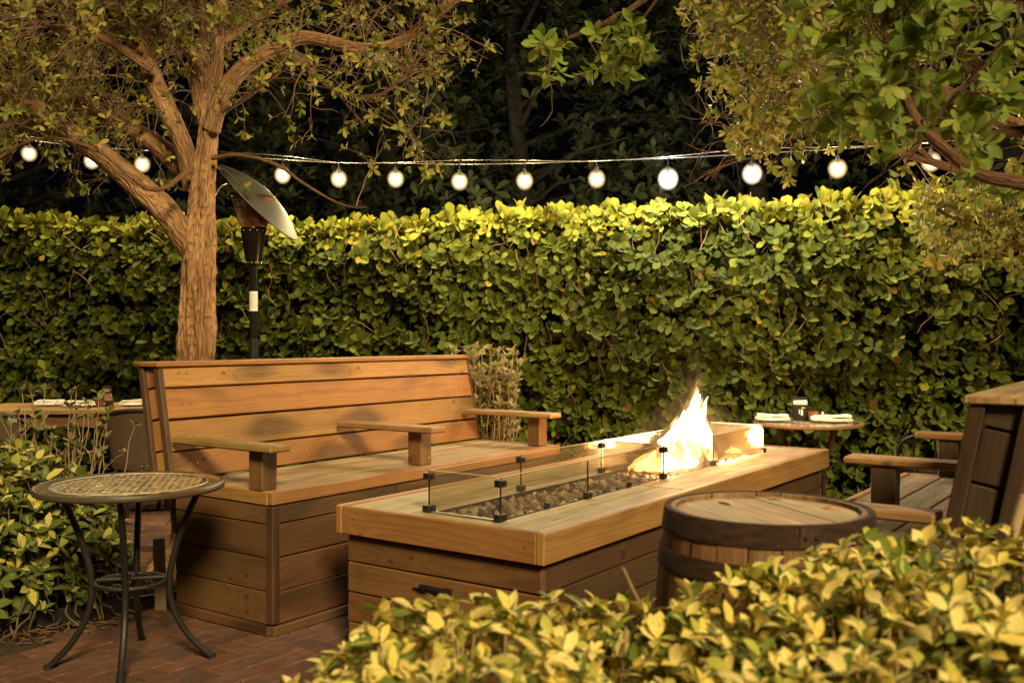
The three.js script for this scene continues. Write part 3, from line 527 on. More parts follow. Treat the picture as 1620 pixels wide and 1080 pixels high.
{
  const a = at(1222, 0, 6.5), b = at(1316, 0, 6.42);
  setting('white folded napkin on the left of the small table by the hedge', 'white plate under the left napkin on the round table by the hedge', [a.x, sy, a.z], -0.06, 3);
  setting('white folded napkin on the right of the small table by the hedge', 'white plate under the right napkin on the round table by the hedge', [b.x, sy, b.z], -0.1, 9, 0.25);
  const c = at(1267, 0, 6.6), t = thing('napkin_caddy', 'black caddy holding white packets on the small table by the hedge', 'caddy', [c.x, sy, c.z], -0.15);
  const bx = [new THREE.BoxGeometry(0.1, 0.006, 0.07).translate(0, 0.003, 0), new THREE.BoxGeometry(0.1, 0.1, 0.006).translate(0, 0.056, 0.033), new THREE.BoxGeometry(0.1, 0.15, 0.006).translate(0, 0.081, -0.033)];
  for (const x of [-0.047, 0.047]) bx.push(new THREE.BoxGeometry(0.006, 0.1, 0.058).translate(x, 0.056, 0));
  part('holder', mergeGeometries(bx), M.black, t);
  part('packets', boardGeo(0.088, 0.125, 0.045, 0.006, 0.003), M.linen, t, [0, 0.072, 0]);
  const lg = (x, y, w, h) => part('printed_mark', new THREE.BoxGeometry(w, h, 0.002), M.linen, t, [x, y, 0.0368]);
  lg(-0.012, 0.06, 0.008, 0.03); lg(0.004, 0.055, 0.014, 0.04); lg(0.012, 0.086, 0.02, 0.007);
  const d = at(1288, 0, 6.52), j = thing('candle_jar', 'small amber glass candle jar beside the caddy on the small table', 'candle jar', [d.x, sy, d.z]);
  part('glass_cup', new THREE.LatheGeometry([[0, 0.004], [0.03, 0.004], [0.036, 0.03], [0.034, 0.055], [0.038, 0.062], [0.035, 0.063], [0.031, 0.054], [0.032, 0.03], [0.027, 0.01], [0, 0.01]].map((q) => new THREE.Vector2(...q)), 28), new THREE.MeshPhysicalMaterial({ color: new THREE.Color().setRGB(0.55, 0.22, 0.08), roughness: 0.15, transmission: 0.6, thickness: 0, clearcoat: 0.6 }), j);
  part('wax', new THREE.CylinderGeometry(0.029, 0.028, 0.025, 20), plain(0.6, 0.5, 0.35, 0.6), j, [0, 0.023, 0]);
  const e = at(1302, 0, 6.53), s2 = thing('salt_shaker', 'small white shaker behind the right napkin on the small table', 'shaker', [e.x, sy, e.z]);
  part('body', new THREE.LatheGeometry([[0, 0], [0.013, 0.001], [0.015, 0.02], [0.011, 0.05], [0, 0.052]].map((q) => new THREE.Vector2(...q)), 18), ceramic, s2); part('cap', new THREE.SphereGeometry(0.0115, 12, 8), M.steel, s2, [0, 0.052, 0]);
}

// ------------------------------------------------------------------ dining set at the far left
{
  reseed(71);
  const t = thing('dining_table', 'brown wooden dining table set with napkins before the hedge at the far left', 'table', [-3.18, 0, -7.35], 0.12);
  for (let k = 0; k < 5; k++) board(t, 'top_plank', M.arm[k % 3], [1.5, 0.035, 0.156], [0, 0.722, -0.32 + k * 0.16]);
  for (const z of [-0.34, 0.34]) board(t, 'apron', M.brown[2], [1.3, 0.09, 0.025], [0, 0.655, z]);
  for (const x of [-0.65, 0.65]) { board(t, 'apron', M.brown[3], [0.025, 0.09, 0.62], [x, 0.655, 0]); for (const z of [-0.34, 0.34]) board(t, 'leg', M.brown[1], [0.075, 0.7, 0.075], [x + (x < 0 ? -0.02 : 0.02), 0.352, z]); }
  const y = 0.7405, on = (px, d) => { const p = at(px, 0, d); return [p.x, y, p.z]; };
  setting('white folded napkin at the left end of the far dining table', 'white plate under the leftmost napkin on the far dining table', on(78, 7.3), 0.2, 21, 0.2);
  setting('long white napkin in the middle of the far dining table', 'white plate under the middle napkin on the far dining table', on(128, 7.2), 0.05, 25, 0.22);
  setting('white folded napkin at the far dining table beside the bench back', 'white plate under the napkin nearest the bench on the far dining table', on(212, 7.3), 0.1, 27, 0.2);
  const card = thing('menu_card', 'tall dark printed menu card leaning on the far dining table', 'menu card', on(170, 7.3), -0.1);
  part('card', new THREE.BoxGeometry(0.06, 0.15, 0.004), new THREE.MeshStandardMaterial({ roughness: 0.35, map: texture(64, 128, (u, v) => (v > 0.25 && v < 0.6 && Math.abs(N(u * 8, v * 12, 2)) < 0.3 ? [0.7, 0.4, 0.3] : v > 0.7 && v < 0.85 && u > 0.2 && u < 0.8 ? [0.6, 0.55, 0.45] : [0.06, 0.05, 0.05]), true) }), card, [0, 0.076, 0], [0.12, 0, 0.13]);
  part('stand', boardGeo(0.07, 0.012, 0.04, 0.003, 0), M.black, card, [0.005, 0.006, 0]);
  const jar = thing('candle_jar', 'small dark glass candle jar beside the menu card on the far dining table', 'candle jar', on(154, 7.22));
  part('glass_cup', new THREE.LatheGeometry([[0, 0.003], [0.034, 0.003], [0.04, 0.04], [0.038, 0.07], [0.034, 0.07], [0.035, 0.04], [0.03, 0.012], [0, 0.012]].map((q) => new THREE.Vector2(...q)), 28), new THREE.MeshPhysicalMaterial({ color: new THREE.Color().setRGB(0.3, 0.12, 0.05), roughness: 0.12, transmission: 0.6, thickness: 0 }), jar);
  part('wax', new THREE.CylinderGeometry(0.031, 0.03, 0.03, 20), plain(0.55, 0.45, 0.3, 0.6), jar, [0, 0.028, 0]);
  // wicker armchairs with hooped backs
  const weave = texture(256, 256, (u, v) => { const a = Math.sin(u * 150), b = Math.sin(v * 150), w = (Math.floor(u * 24) + Math.floor(v * 24)) % 2 ? Math.abs(a) : Math.abs(b); const c = 0.35 + 0.6 * w; return [c, c, c]; }, false, [2, 2]);
  const wicker = new THREE.MeshStandardMaterial({ color: new THREE.Color().setRGB(0.085, 0.05, 0.028), roughness: 0.6, bumpMap: weave, bumpScale: 0.006 });
  const c0 = thing('wicker_chair', 'dark brown wicker chair with hooped back beside the left bench', 'chair', [-2.42, 0, -6.55], 0.1, 'wicker chairs at the far dining table');
  {
    const b = new MB(), rows = 10, cols = 16;
    for (let r = 0; r <= rows; r++) for (let c = 0; c <= cols; c++) { const a = lerp(-1.45, 1.45, c / cols), y = lerp(0.40, 0.78 - 0.10 * Math.pow(Math.abs(a) / 1.45, 2), r / rows), q = 0.235 + 0.05 * r / rows; b.vert(V3(Math.sin(a) * q, y, Math.cos(a) * q * 0.95), V3(Math.sin(a), 0, Math.cos(a)), c / cols * 2, r / rows); }
    for (let r = 0; r < rows; r++) for (let c = 0; c < cols; c++) { const i = r * (cols + 1) + c; b.i.push(i, i + 1, i + cols + 1, i + 1, i + cols + 2, i + cols + 1); }
    part('woven_back', b.geo(true), wicker, c0);
    const hoop = []; for (let c = 0; c <= cols; c++) { const a = lerp(-1.45, 1.45, c / cols); hoop.push([Math.sin(a) * 0.287, 0.785 - 0.10 * Math.pow(Math.abs(a) / 1.45, 2), Math.cos(a) * 0.273]); }
    part('back_rail', tubeGeo(hoop, 0.014, 40, 8), M.iron, c0);
    part('seat', new THREE.CylinderGeometry(0.25, 0.24, 0.05, 28), wicker, c0, [0, 0.42, 0]);
    for (const [x, z] of [[-0.19, -0.18], [0.19, -0.18], [-0.18, 0.19], [0.18, 0.19]]) part('leg', tubeGeo([[x * 0.95, 0.4, z * 0.95], [x, 0.2, z], [x * 1.12, 0.0, z * 1.12]], 0.014, 8, 8), M.iron, c0);
  }
  const spots = [[-3.52, -6.62, -0.2, 'dark wicker chair behind the yellow shrub at the left edge'], [-2.36, -7.32, 1.5, 'dark wicker chair at the end of the far dining table, mostly hidden by the bench']];
  for (const [x, z, a, l] of spots) { const c = c0.clone(); c.name = numbered('wicker_chair'); c.position.set(x, 0, z); c.rotation.y = a; c.userData = { ...c.userData, label: l }; scene.add(c); }
  // black metal chair by the small table on the right
  const m = thing('metal_chair', 'black metal chair beyond the right bench beside the small round table', 'chair', [2.62, 0, -6.0], -0.5);
  const hoop = (pts, r) => tubeGeo(pts, r, 30, 8);
  part('back_frame', hoop([[-0.2, 0.44, 0.2], [-0.2, 0.6, 0.25], [-0.12, 0.665, 0.28], [0.12, 0.665, 0.28], [0.2, 0.6, 0.25], [0.2, 0.44, 0.2]], 0.011), M.black, m);
  for (const x of [-0.1, 0, 0.1]) part('back_bar', hoop([[x, 0.45, 0.2], [x * 1.2, 0.58, 0.24], [x, 0.66, 0.28]], 0.007), M.black, m);
  part('seat', new THREE.CylinderGeometry(0.21, 0.21, 0.02, 28), M.black, m, [0, 0.44, 0]);
  for (const sx of [-1, 1]) { part('armrest', hoop([[sx * 0.2, 0.62, 0.24], [sx * 0.25, 0.62, 0.02], [sx * 0.24, 0.57, -0.2], [sx * 0.22, 0.45, -0.2]], 0.01), M.black, m); for (const sz of [-1, 1]) part('leg', hoop([[sx * 0.17, 0.43, sz * 0.17], [sx * 0.19, 0.2, sz * 0.19], [sx * 0.22, 0, sz * 0.23]], 0.011), M.black, m); }
}

// ------------------------------------------------------------------ patio heater
{
  reseed(81);
  const t = thing('patio_heater', 'tall black patio heater with a tilted broken reflector behind the left bench', 'patio heater', [-1.505, 0, -5.7]);
  const y = (py) => EYE - (py - HORIZON) / F * 5.7;
  const lathe = (a, n = 32) => new THREE.LatheGeometry(a.map((q) => new THREE.Vector2(...q)), n);
  part('base', lathe([[0, 0], [0.23, 0], [0.235, 0.02], [0.2, 0.05], [0.19, 0.42], [0.15, 0.47], [0.03, 0.5], [0, 0.5]]), M.black, t);
  part('pole', new THREE.CylinderGeometry(0.0235, 0.0235, y(418) - 0.48, 20), plain(0.02, 0.018, 0.016, 0.22, 0.5), t, [0, (y(418) + 0.48) / 2, 0]);
  part('pole_sleeve', new THREE.CylinderGeometry(0.027, 0.027, y(535) - 0.5, 20), M.black, t, [0, (y(535) + 0.5) / 2, 0]);
  part('label_band', new THREE.CylinderGeometry(0.0245, 0.0245, y(461) - y(492), 24), new THREE.MeshStandardMaterial({ roughness: 0.45, map: texture(64, 64, (u, v) => { const l = v > 0.12 && v < 0.9 && Math.floor(v * 20) % 2 && N(u * 30, Math.floor(v * 20) * 3, 1) > -0.1; const c = l ? 0.42 : 0.62; return [c, c, c * 0.95]; }, true) }), t, [0, (y(461) + y(492)) / 2, 0]);
  part('burner_cone', lathe([[0.024, y(421)], [0.042, y(418)], [0.074, y(364)], [0.076, y(361)], [0.07, y(360)]]), plain(0.025, 0.018, 0.014, 0.25, 0.7), t);
  for (let k = 0; k < 12; k++) for (const [r, py] of [[0.076, 366], [0.043, 416]]) part('rivet', new THREE.SphereGeometry(0.0045, 6, 5), M.steel, t, [Math.cos(k * 0.5236) * r, y(py), Math.sin(k * 0.5236) * r]);
  // emitter: a perforated steel cone, built as woven wire
  const wire = new MB(), e0 = y(361), e1 = y(314), rr_ = (k) => lerp(0.072, 0.122, k);
  for (let k = 0; k < 56; k++) { for (const s of [-1, 1]) { const pts = []; for (let i = 0; i <= 8; i++) { const a = k / 56 * Math.PI * 2 + s * i * 0.07, q = rr_(i / 8); pts.push(V3(Math.cos(a) * q, lerp(e0, e1, i / 8), Math.sin(a) * q)); } wire.tube(pts, pts.map(() => 0.0016), 3); } }
  part('emitter_screen', wire.geo(), plain(0.26, 0.12, 0.055, 0.4, 0.35), t).userData.kind = 'stuff';
  part('emitter_core', lathe([[0.05, e0], [0.09, e1], [0.12, e1 + 0.004], [0.124, e1 + 0.01], [0, e1 + 0.012]]), plain(0.13, 0.062, 0.03, 0.35, 0.35), t);
  // reflector: shallow dish, broken loose and hanging to the right
  const dish = new THREE.Group(); dish.name = 'reflector_mount';
  const prof = []; for (let k = 0; k <= 12; k++) { const q = k / 12; prof.push([0.36 * q, 0.10 * (1 - q * q)]); } prof.push([0.368, -0.006], [0.364, -0.012]); for (let k = 12; k >= 0; k--) { const q = k / 12; prof.push([0.355 * q + 0.0001, 0.10 * (1 - q * q) - 0.003]); }
  const d = part('reflector', lathe(prof, 48), new THREE.MeshStandardMaterial({ color: new THREE.Color().setRGB(0.12, 0.12, 0.09), roughness: 0.55, metalness: 0.6, side: THREE.DoubleSide, bumpMap: grit, bumpScale: 0.001 }), t, [0.01, y(316), -0.10]);
  d.rotation.set(0.07, 0.0, -0.80); d.scale.setScalar(0.84);
  part('gas_tube', tubeGeo([[-0.02, y(296), 0.1], [-0.13, y(300), 0.16], [-0.205, y(338), 0.16], [-0.2, y(352), 0.16], [-0.172, y(394), 0.14]], 0.0055, 30, 8), M.steel, t);
}

// ------------------------------------------------------------------ string of lights
const BULBS = [[46, 243, 0], [145, 255, 1], [225, 260, 2], [447, 277, 4], [536, 283, 5], [626, 283, 6], [727, 287, 7], [830, 286, 8], [944, 283, 9], [1057, 283, 10], [1190, 275, 11], [1325, 267, 12], [1473, 256, 13]];
{
  reseed(91);
  const depth = (k) => 8.32 - 0.1361 * k, first = at(46, 243, depth(0));
  const t = thing('string_lights', 'string of glowing bulbs on a wire above the hedge', 'string lights', [0, 0, 0]);
  const wirePts = [at(-120, 215, depth(-1)), at(46, 222, depth(0)), at(145, 233, depth(1)), at(225, 237, depth(2)), at(330, 244, depth(3)), at(447, 252, depth(4)), at(536, 257, depth(5)), at(626, 257.5, depth(6)), at(727, 259.5, depth(7)), at(830, 258, depth(8)), at(944, 254, depth(9)), at(1057, 250, depth(10)), at(1190, 243, depth(11)), at(1325, 235, depth(12)), at(1473, 225, depth(13)), at(1700, 205, depth(14.4))];
  part('cable', tubeGeo(wirePts, 0.0045, 160, 6), plain(0.05, 0.045, 0.04, 0.5), t);
  part('guide_wire', tubeGeo(wirePts.map((p, k) => V3(p.x, p.y + 0.012 + 0.018 * Math.sin(k * 1.7), p.z + 0.01)), 0.0022, 160, 5), M.steel, t);
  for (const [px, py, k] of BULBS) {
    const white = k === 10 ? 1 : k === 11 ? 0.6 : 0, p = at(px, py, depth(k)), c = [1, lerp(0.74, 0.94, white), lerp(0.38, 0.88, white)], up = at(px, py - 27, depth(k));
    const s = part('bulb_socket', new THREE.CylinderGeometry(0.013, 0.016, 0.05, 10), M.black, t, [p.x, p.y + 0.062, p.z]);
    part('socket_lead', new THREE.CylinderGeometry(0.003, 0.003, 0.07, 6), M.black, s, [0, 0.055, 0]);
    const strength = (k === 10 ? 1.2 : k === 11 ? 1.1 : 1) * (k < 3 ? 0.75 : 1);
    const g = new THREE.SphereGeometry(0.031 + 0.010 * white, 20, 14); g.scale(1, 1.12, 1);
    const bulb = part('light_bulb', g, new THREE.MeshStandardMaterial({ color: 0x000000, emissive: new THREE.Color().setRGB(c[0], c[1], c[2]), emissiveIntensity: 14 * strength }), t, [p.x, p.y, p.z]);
    [[0.040, 0.22], [0.048, 0.13], [0.056, 0.08], [0.064, 0.05]].forEach(([q, o]) => part('bulb_halo', new THREE.SphereGeometry(q + 0.010 * white, 24, 16).scale(1, 1.08, 1), new THREE.MeshStandardMaterial({ color: 0x000000, roughness: 1, transparent: true, opacity: o, depthWrite: false, emissive: new THREE.Color().setRGB(c[0], c[1] * 0.86, c[2] * 0.62), emissiveIntensity: lerp(1.15, 2.2, white) }), bulb));  // thin glowing shells that paint a soft halo round the bulb
    const l = new THREE.PointLight(new THREE.Color().setRGB(c[0], c[1], c[2]), 3.4 * strength, 0, 2); l.position.copy(p); l.castShadow = true; l.shadow.radius = 1.8; t.add(l);
  }
}

// ------------------------------------------------------------------ hedge
{
  reseed(101);
  const t = thing('hedge', 'tall clipped hedge of broad leaves running behind the whole terrace', 'hedge', [-0.5, 0, -7.7]);
  const zf = (x) => -(8.9 - (x + 5.5) * 0.242), nf = V3(-0.235, 0, 0.972).normalize();
  const tops = [[-6.5, 2.34], [-4.5, 2.29], [-3.2, 2.17], [-2.0, 2.11], [-0.9, 2.14], [-0.2, 2.17], [0.8, 2.18], [1.6, 2.19], [2.6, 2.21], [4.2, 2.24], [6, 2.24]];
  const topY = (x) => { for (let k = 1; k < tops.length; k++) if (x < tops[k][0]) { const [a, p] = tops[k - 1], [b, q] = tops[k]; return lerp(p, q, clamp((x - a) / (b - a))) + 0.05 * N(x * 3.1, 2, 1); } return 2.24; };
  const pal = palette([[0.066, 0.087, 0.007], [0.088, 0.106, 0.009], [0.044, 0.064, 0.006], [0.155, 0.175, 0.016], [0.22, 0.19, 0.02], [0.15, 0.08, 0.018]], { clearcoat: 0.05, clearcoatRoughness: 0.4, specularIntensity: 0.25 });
  const topPal = 3, col = weighted(36, 30, 26, 4, 1.4, 0.6), colTop = weighted(2, 10, 1, 66, 18, 0.2), list = [];  // upper leaves paler: new growth, with lamp light painted in
  const bulge = (x, y) => 0.10 * N(x * 1.3, y * 1.5, 5) + 0.06 * N(x * 3.4, y * 3.4, 9);
  for (let k = 0; k < 10800; k++) {
    const x = rr(-6.4, 5.2), f = R(), y = 0.05 + f * (topY(x) - 0.02), deep = Math.pow(R(), 1.4) * 0.32, b = bulge(x, y);
    const pos = V3(x, y, zf(x)).addScaledVector(nf, b - deep), ax = nf.clone().multiplyScalar(0.9).add(V3(rr(-0.75, 0.75), rr(-0.15, 0.95), rr(-0.3, 0.3)));
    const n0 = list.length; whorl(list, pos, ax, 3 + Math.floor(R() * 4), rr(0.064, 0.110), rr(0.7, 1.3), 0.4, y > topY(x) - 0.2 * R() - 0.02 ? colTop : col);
    for (let i = n0; i < list.length; i++) list[i].front = deep < 0.06 ? 1 : 0.3;
  }
  for (let k = 0; k < 2600; k++) {
    const x = rr(-6.4, 5.2), back = Math.pow(R(), 1.2) * 0.75, y = topY(x) + 0.03 * N(x * 9, back * 9, 3) - R() * 0.10 - back * 0.05;
    const pos = V3(x, y, zf(x)).addScaledVector(nf, bulge(x, y) - 0.02 - back), ax = V3(rr(-0.4, 0.4), 1, rr(-0.3, 0.4));
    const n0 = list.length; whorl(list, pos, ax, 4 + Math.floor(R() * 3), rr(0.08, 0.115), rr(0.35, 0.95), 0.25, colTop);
    for (let i = n0; i < list.length; i++) list[i].front = 0.8;
  }
  for (let k = 0; k < 130; k++) {                                  // shoots that stand above the cut
    const x = rr(-5, 4), base = V3(x, topY(x) - 0.03, zf(x) - rr(0, 0.4)); whorl(list, base.clone().add(V3(0, rr(0.03, 0.1), 0)), V3(rr(-0.3, 0.3), 1, 0.1), 4, rr(0.09, 0.12), 0.4, 0.2, colTop);
  }
  // twigs inside
  const tw = new MB();
  for (let k = 0; k < 900; k++) { const x = rr(-6, 5), y = rr(0.1, 2.1), p = V3(x, y, zf(x)).addScaledVector(nf, -rr(0.02, 0.25)), q = [p]; let d = V3(rr(-0.5, 0.5), rr(0.2, 1), rr(0, 0.5)).normalize(); for (let i = 0; i < 4; i++) { d.add(V3(rr(-0.4, 0.4), rr(-0.2, 0.3), rr(-0.2, 0.3))).normalize(); q.push(q[i].clone().addScaledVector(d, rr(0.04, 0.08))); } tw.tube(q, [0.005, 0.0045, 0.004, 0.003, 0.002], 4); }
  const inv = t.matrixWorld; t.updateMatrixWorld(true);
  const tg = tw.geo(); tg.translate(0.5, 0, 7.7); part('twigs', tg, plain(0.22, 0.13, 0.075, 0.8), t).userData.kind = 'stuff';
  // dark hull sheet that blocks light and paints the shade between the leaves
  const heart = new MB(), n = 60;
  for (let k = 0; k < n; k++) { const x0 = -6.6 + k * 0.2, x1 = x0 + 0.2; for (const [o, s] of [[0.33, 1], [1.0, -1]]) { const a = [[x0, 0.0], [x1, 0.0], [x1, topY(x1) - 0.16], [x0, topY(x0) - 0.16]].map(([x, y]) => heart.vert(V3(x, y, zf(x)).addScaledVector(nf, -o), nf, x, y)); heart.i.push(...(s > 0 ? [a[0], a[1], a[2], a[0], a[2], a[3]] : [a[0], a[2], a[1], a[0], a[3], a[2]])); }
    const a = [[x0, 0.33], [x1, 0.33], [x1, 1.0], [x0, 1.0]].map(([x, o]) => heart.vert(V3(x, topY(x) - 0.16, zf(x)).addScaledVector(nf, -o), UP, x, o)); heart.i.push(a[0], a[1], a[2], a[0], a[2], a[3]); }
  const hg = heart.geo(true); hg.translate(0.5, 0, 7.7); part('dark_hull', hg, plain(0.022, 0.026, 0.007, 1), t);
  foliage(t, list, LEAF.hedge, pal, 300);
}

// ------------------------------------------------------------------ trees
function spline(points, n) { return new THREE.CatmullRomCurve3(points, false, 'centripetal').getPoints(n); }
function limbGeo(points, r0, r1, sides, rows, furrow, s, dents = []) {
  const b = new MB(), pts = spline(points, rows), radii = pts.map((_, k) => lerp(r0, r1, Math.pow(k / rows, 0.8)));
  b.tube(pts, radii, sides, (a, len) => { const x = Math.cos(a), y = Math.sin(a); return 1 + furrow * (1.0 * N(x * 1.7 + s, len * 2.2, y * 1.7) + 0.55 * (0.35 - Math.abs(N(x * 4.2, len * 3.0 + s, y * 4.2))) + 0.25 * N(x * 9, len * 9, y * 9 + s) + 0.30 * (0.3 - Math.abs(N(x * 7 + 0.6 * Math.sin(len * 9), len * 4.5, y * 7 + s))) + 0.12 * N(x * 22, len * 11, y * 22)) - dents.reduce((q, [da, dl, wa, wl, dd]) => { const e = a > Math.PI ? a - 2 * Math.PI : a; return q + dd * Math.exp(-Math.pow((e - da + 0.12 * N(len * 8, dl, 3)) / wa, 2) - Math.pow((len - dl) / wl, 2)); }, 0); });
  const g = b.geo(true); return { g, pts, radii };
}
const spot = (p) => [CX + p.x / -p.z * F, HORIZON - (p.y - EYE) / -p.z * F];
const offBulbs = (p, r) => { const [x, y] = spot(p); return BULBS.every(([bx, by]) => Math.hypot(x - bx, y - by) > r); };
function growTwigs(mb, list, starts, o) {                          // bending twigs with side shoots; whorls of leaves at their ends
  for (const [p0, dir, scale] of starts) {
    const len = rr(...o.length) * scale, seg = 7, pts = [p0.clone()], d = dir.clone().normalize();
    for (let i = 0; i < seg; i++) { d.add(V3(rr(-1, 1), rr(-1, 1), rr(-1, 1)).multiplyScalar(o.bend)).add(V3(0, -o.droop, 0)).normalize(); pts.push(pts[i].clone().addScaledVector(d, len / seg)); }
    if (o.keep && !pts.every(o.keep)) continue;
    mb.tube(pts, pts.map((_, i) => lerp(o.radius, o.radius * 0.3, i / seg)), 3);
    const kids = Math.floor(rr(...o.kids));
    for (let c = 0; c < kids; c++) {
      const i = 1 + Math.floor(R() * (seg - 0.01)), q = [pts[i].clone()], e = pts[i].clone().sub(pts[i - 1]).normalize().add(V3(rr(-1, 1), rr(-1, 1), rr(-1, 1)).multiplyScalar(1.1)).normalize(), l = len * rr(0.2, 0.5);
      for (let k = 0; k < 5; k++) { e.add(V3(rr(-1, 1), rr(-1, 1), rr(-1, 1)).multiplyScalar(o.bend * 1.3)).add(V3(0, -o.droop * 1.2, 0)).normalize(); q.push(q[k].clone().addScaledVector(e, l / 5)); }
      if (o.keep && !q.every(o.keep)) continue;
      mb.tube(q, q.map((_, k) => lerp(o.radius * 0.55, o.radius * 0.25, k / 5)), 3);
      if (R() < o.leafy && (!o.where || o.where(q[5]))) whorl(list, q[5], e.clone().add(V3(0, 0.4, 0)), o.n(), rr(...o.leaf), o.tilt, 0.3, o.color);
      if (R() < o.leafy * 0.5 && (!o.where || o.where(q[3]))) whorl(list, q[3], e.clone().add(V3(0, 0.4, 0)), 3, rr(...o.leaf) * 0.9, o.tilt, 0.3, o.color);
    }
    if (R() < o.leafy && (!o.where || o.where(pts[seg]))) whorl(list, pts[seg], d.clone().add(V3(0, 0.3, 0)), o.n(), rr(...o.leaf), o.tilt, 0.3, o.color);
  }
}
function moved(g, t) { g.translate(-t.position.x, -t.position.y, -t.position.z); return g; }
function startsOn(limbs, count, scale = 1, tMin = 0.15) {
  const out = []; for (let k = 0; k < count; k++) { const L = pick(limbs), i = Math.floor(lerp(tMin, 0.98, Math.sqrt(R())) * (L.pts.length - 2)) + 1, along = L.pts[i].clone().sub(L.pts[i - 1]).normalize(); out.push([L.pts[i].clone(), along.multiplyScalar(0.7).add(V3(rr(-1, 1), rr(-0.8, 1), rr(-1, 1))), scale * rr(0.7, 1.2)]); } return out;
}
{
  reseed(111);
  const D = 5.2, base = at(311, 0, D), t = thing('leafy_tree', 'gnarled spreading tree with furrowed trunk behind the left bench', 'tree', [base.x, 0, base.z]);
  // trunk
  const a = (x, y, dd = 0) => at(x, y, D + dd);
  const trunk = limbGeo([a(312, 960), a(311, 800), a(311, 650), a(310, 560), a(312, 470), a(314, 390), a(318, 330), a(324, 270), a(330, 200), a(336, 150)], 0.122, 0.040, 88, 240, 0.48, 3, [[-0.18, 1.90, 0.13, 0.07, 0.3], [0.42, 1.70, 0.12, 0.06, 0.28], [-0.08, 1.56, 0.15, 0.08, 0.34], [0.12, 1.42, 0.12, 0.07, 0.26], [0.3, 1.32, 0.16, 0.05, 0.3], [-0.5, 1.62, 0.1, 0.12, 0.18], [0.75, 1.5, 0.1, 0.15, 0.18], [-0.3, 1.3, 0.1, 0.1, 0.2]]);
  { const p = trunk.g.attributes.position; for (let k = 0; k < p.count; k++) if (p.getY(k) < 0.25) { const f = 1 + 0.9 * Math.pow(1 - clamp(p.getY(k) / 0.25), 2); p.setX(k, base.x + (p.getX(k) - base.x) * f); p.setZ(k, base.z + (p.getZ(k) - base.z) * f); } trunk.g.computeVertexNormals(); }
  part('trunk', moved(trunk.g, t), M.bark, t);
  const L = [
    limbGeo([a(319, 436, 0.05), a(313, 410, 0.03), a(290, 375), a(262, 335), a(215, 290), a(170, 250), a(128, 222), a(82, 190, -0.1), a(38, 165, -0.2), a(-40, 140, -0.3)], 0.078, 0.045, 24, 70, 0.22, 11),
    limbGeo([a(306, 300, 0.05), a(293, 240), a(272, 190), a(252, 146), a(235, 105), a(222, 74), a(200, 45), a(181, 15, -0.1), a(170, -40, -0.1)], 0.055, 0.032, 20, 60, 0.2, 17),
    limbGeo([a(312, 290, 0.12), a(258, 237, 0.25), a(222, 212, 0.3), a(185, 192, 0.35), a(122, 155, 0.4), a(48, 137, 0.5), a(-30, 118, 0.6)], 0.055, 0.034, 18, 50, 0.2, 23),
    limbGeo([a(334, 205, -0.03), a(352, 150, -0.08), a(375, 118, -0.1), a(402, 94, -0.1), a(440, 74, -0.1), a(482, 60, -0.1), a(520, 66, -0.1), a(562, 76, -0.1), a(610, 74, -0.1), a(640, 62, -0.1), a(676, 34, -0.15), a(724, -6, -0.2), a(760, -40, -0.2)], 0.046, 0.022, 18, 80, 0.16, 29),
    limbGeo([a(336, 160, 0.1), a(330, 120, 0.1), a(305, 85, 0.1), a(285, 62, 0.15), a(250, 42, 0.2), a(230, -20, 0.2)], 0.036, 0.022, 14, 40, 0.15, 37),
    limbGeo([a(336, 160), a(343, 110), a(345, 60), a(350, -20), a(352, -90)], 0.036, 0.022, 16, 40, 0.2, 41),
    limbGeo([a(325, 190, 0.15), a(310, 120, 0.2), a(322, 50, 0.2), a(300, -40, 0.3)], 0.04, 0.026, 14, 36, 0.15, 47),
    limbGeo([a(455, 72, -0.1), a(500, 120, -0.15), a(540, 148, -0.2), a(600, 150, -0.25), a(632, 128, -0.25), a(668, 90, -0.25), a(742, 68, -0.3)], 0.013, 0.006, 8, 40, 0.1, 53),
    limbGeo([a(345, 180, -0.05), a(395, 150, -0.2), a(440, 115, -0.3), a(470, 100, -0.3), a(520, 135, -0.3), a(590, 215, -0.3)], 0.014, 0.005, 8, 40, 0.1, 59),
    limbGeo([a(336, 250, -0.08), a(380, 245, -0.2), a(440, 262, -0.25), a(480, 290, -0.25), a(545, 325, -0.3), a(580, 328, -0.3)], 0.013, 0.004, 8, 30, 0.1, 61),
    limbGeo([a(300, 270, -0.08), a(240, 300, -0.3), a(150, 235, -0.4), a(60, 220, -0.4), a(-20, 260, -0.4)], 0.015, 0.006, 8, 30, 0.1, 67),
    limbGeo([a(346, 70, 0.1), a(400, 30, 0.2), a(470, -10, 0.3), a(560, -50, 0.3)], 0.03, 0.018, 10, 30, 0.14, 71),
    limbGeo([a(240, 110, -0.1), a(160, 60, -0.2), a(80, 40, -0.3), a(-30, 30, -0.3)], 0.024, 0.012, 10, 30, 0.14, 73),
  ];
  for (const l of L) part('limb', moved(l.g, t), M.bark, t);
  const mb = new MB(), list = [], pal = palette([[0.20, 0.19, 0.028], [0.26, 0.225, 0.038], [0.13, 0.155, 0.022], [0.34, 0.28, 0.06], [0.10, 0.145, 0.02]], { transmission: 0.25 });
  const o = { length: [0.35, 0.95], bend: 0.3, droop: 0.05, radius: 0.0044, kids: [3, 7], leafy: 0.75, leaf: [0.036, 0.056], tilt: 0.85, n: () => 3 + Math.floor(R() * 4), color: weighted(30, 25, 20, 15, 10), where: (p) => { const [x, y] = spot(p); return y < 300 + 40 * N(x * 0.02, 1, 1) && x < 790 && offBulbs(p, 24); }, keep: (p) => { const [x, y] = spot(p); return y < 335 + 30 * N(x * 0.02, 4, 1) && x < 800 - 0.3 * Math.max(0, y - 120) && offBulbs(p, x < 300 ? 17 : 22); } };
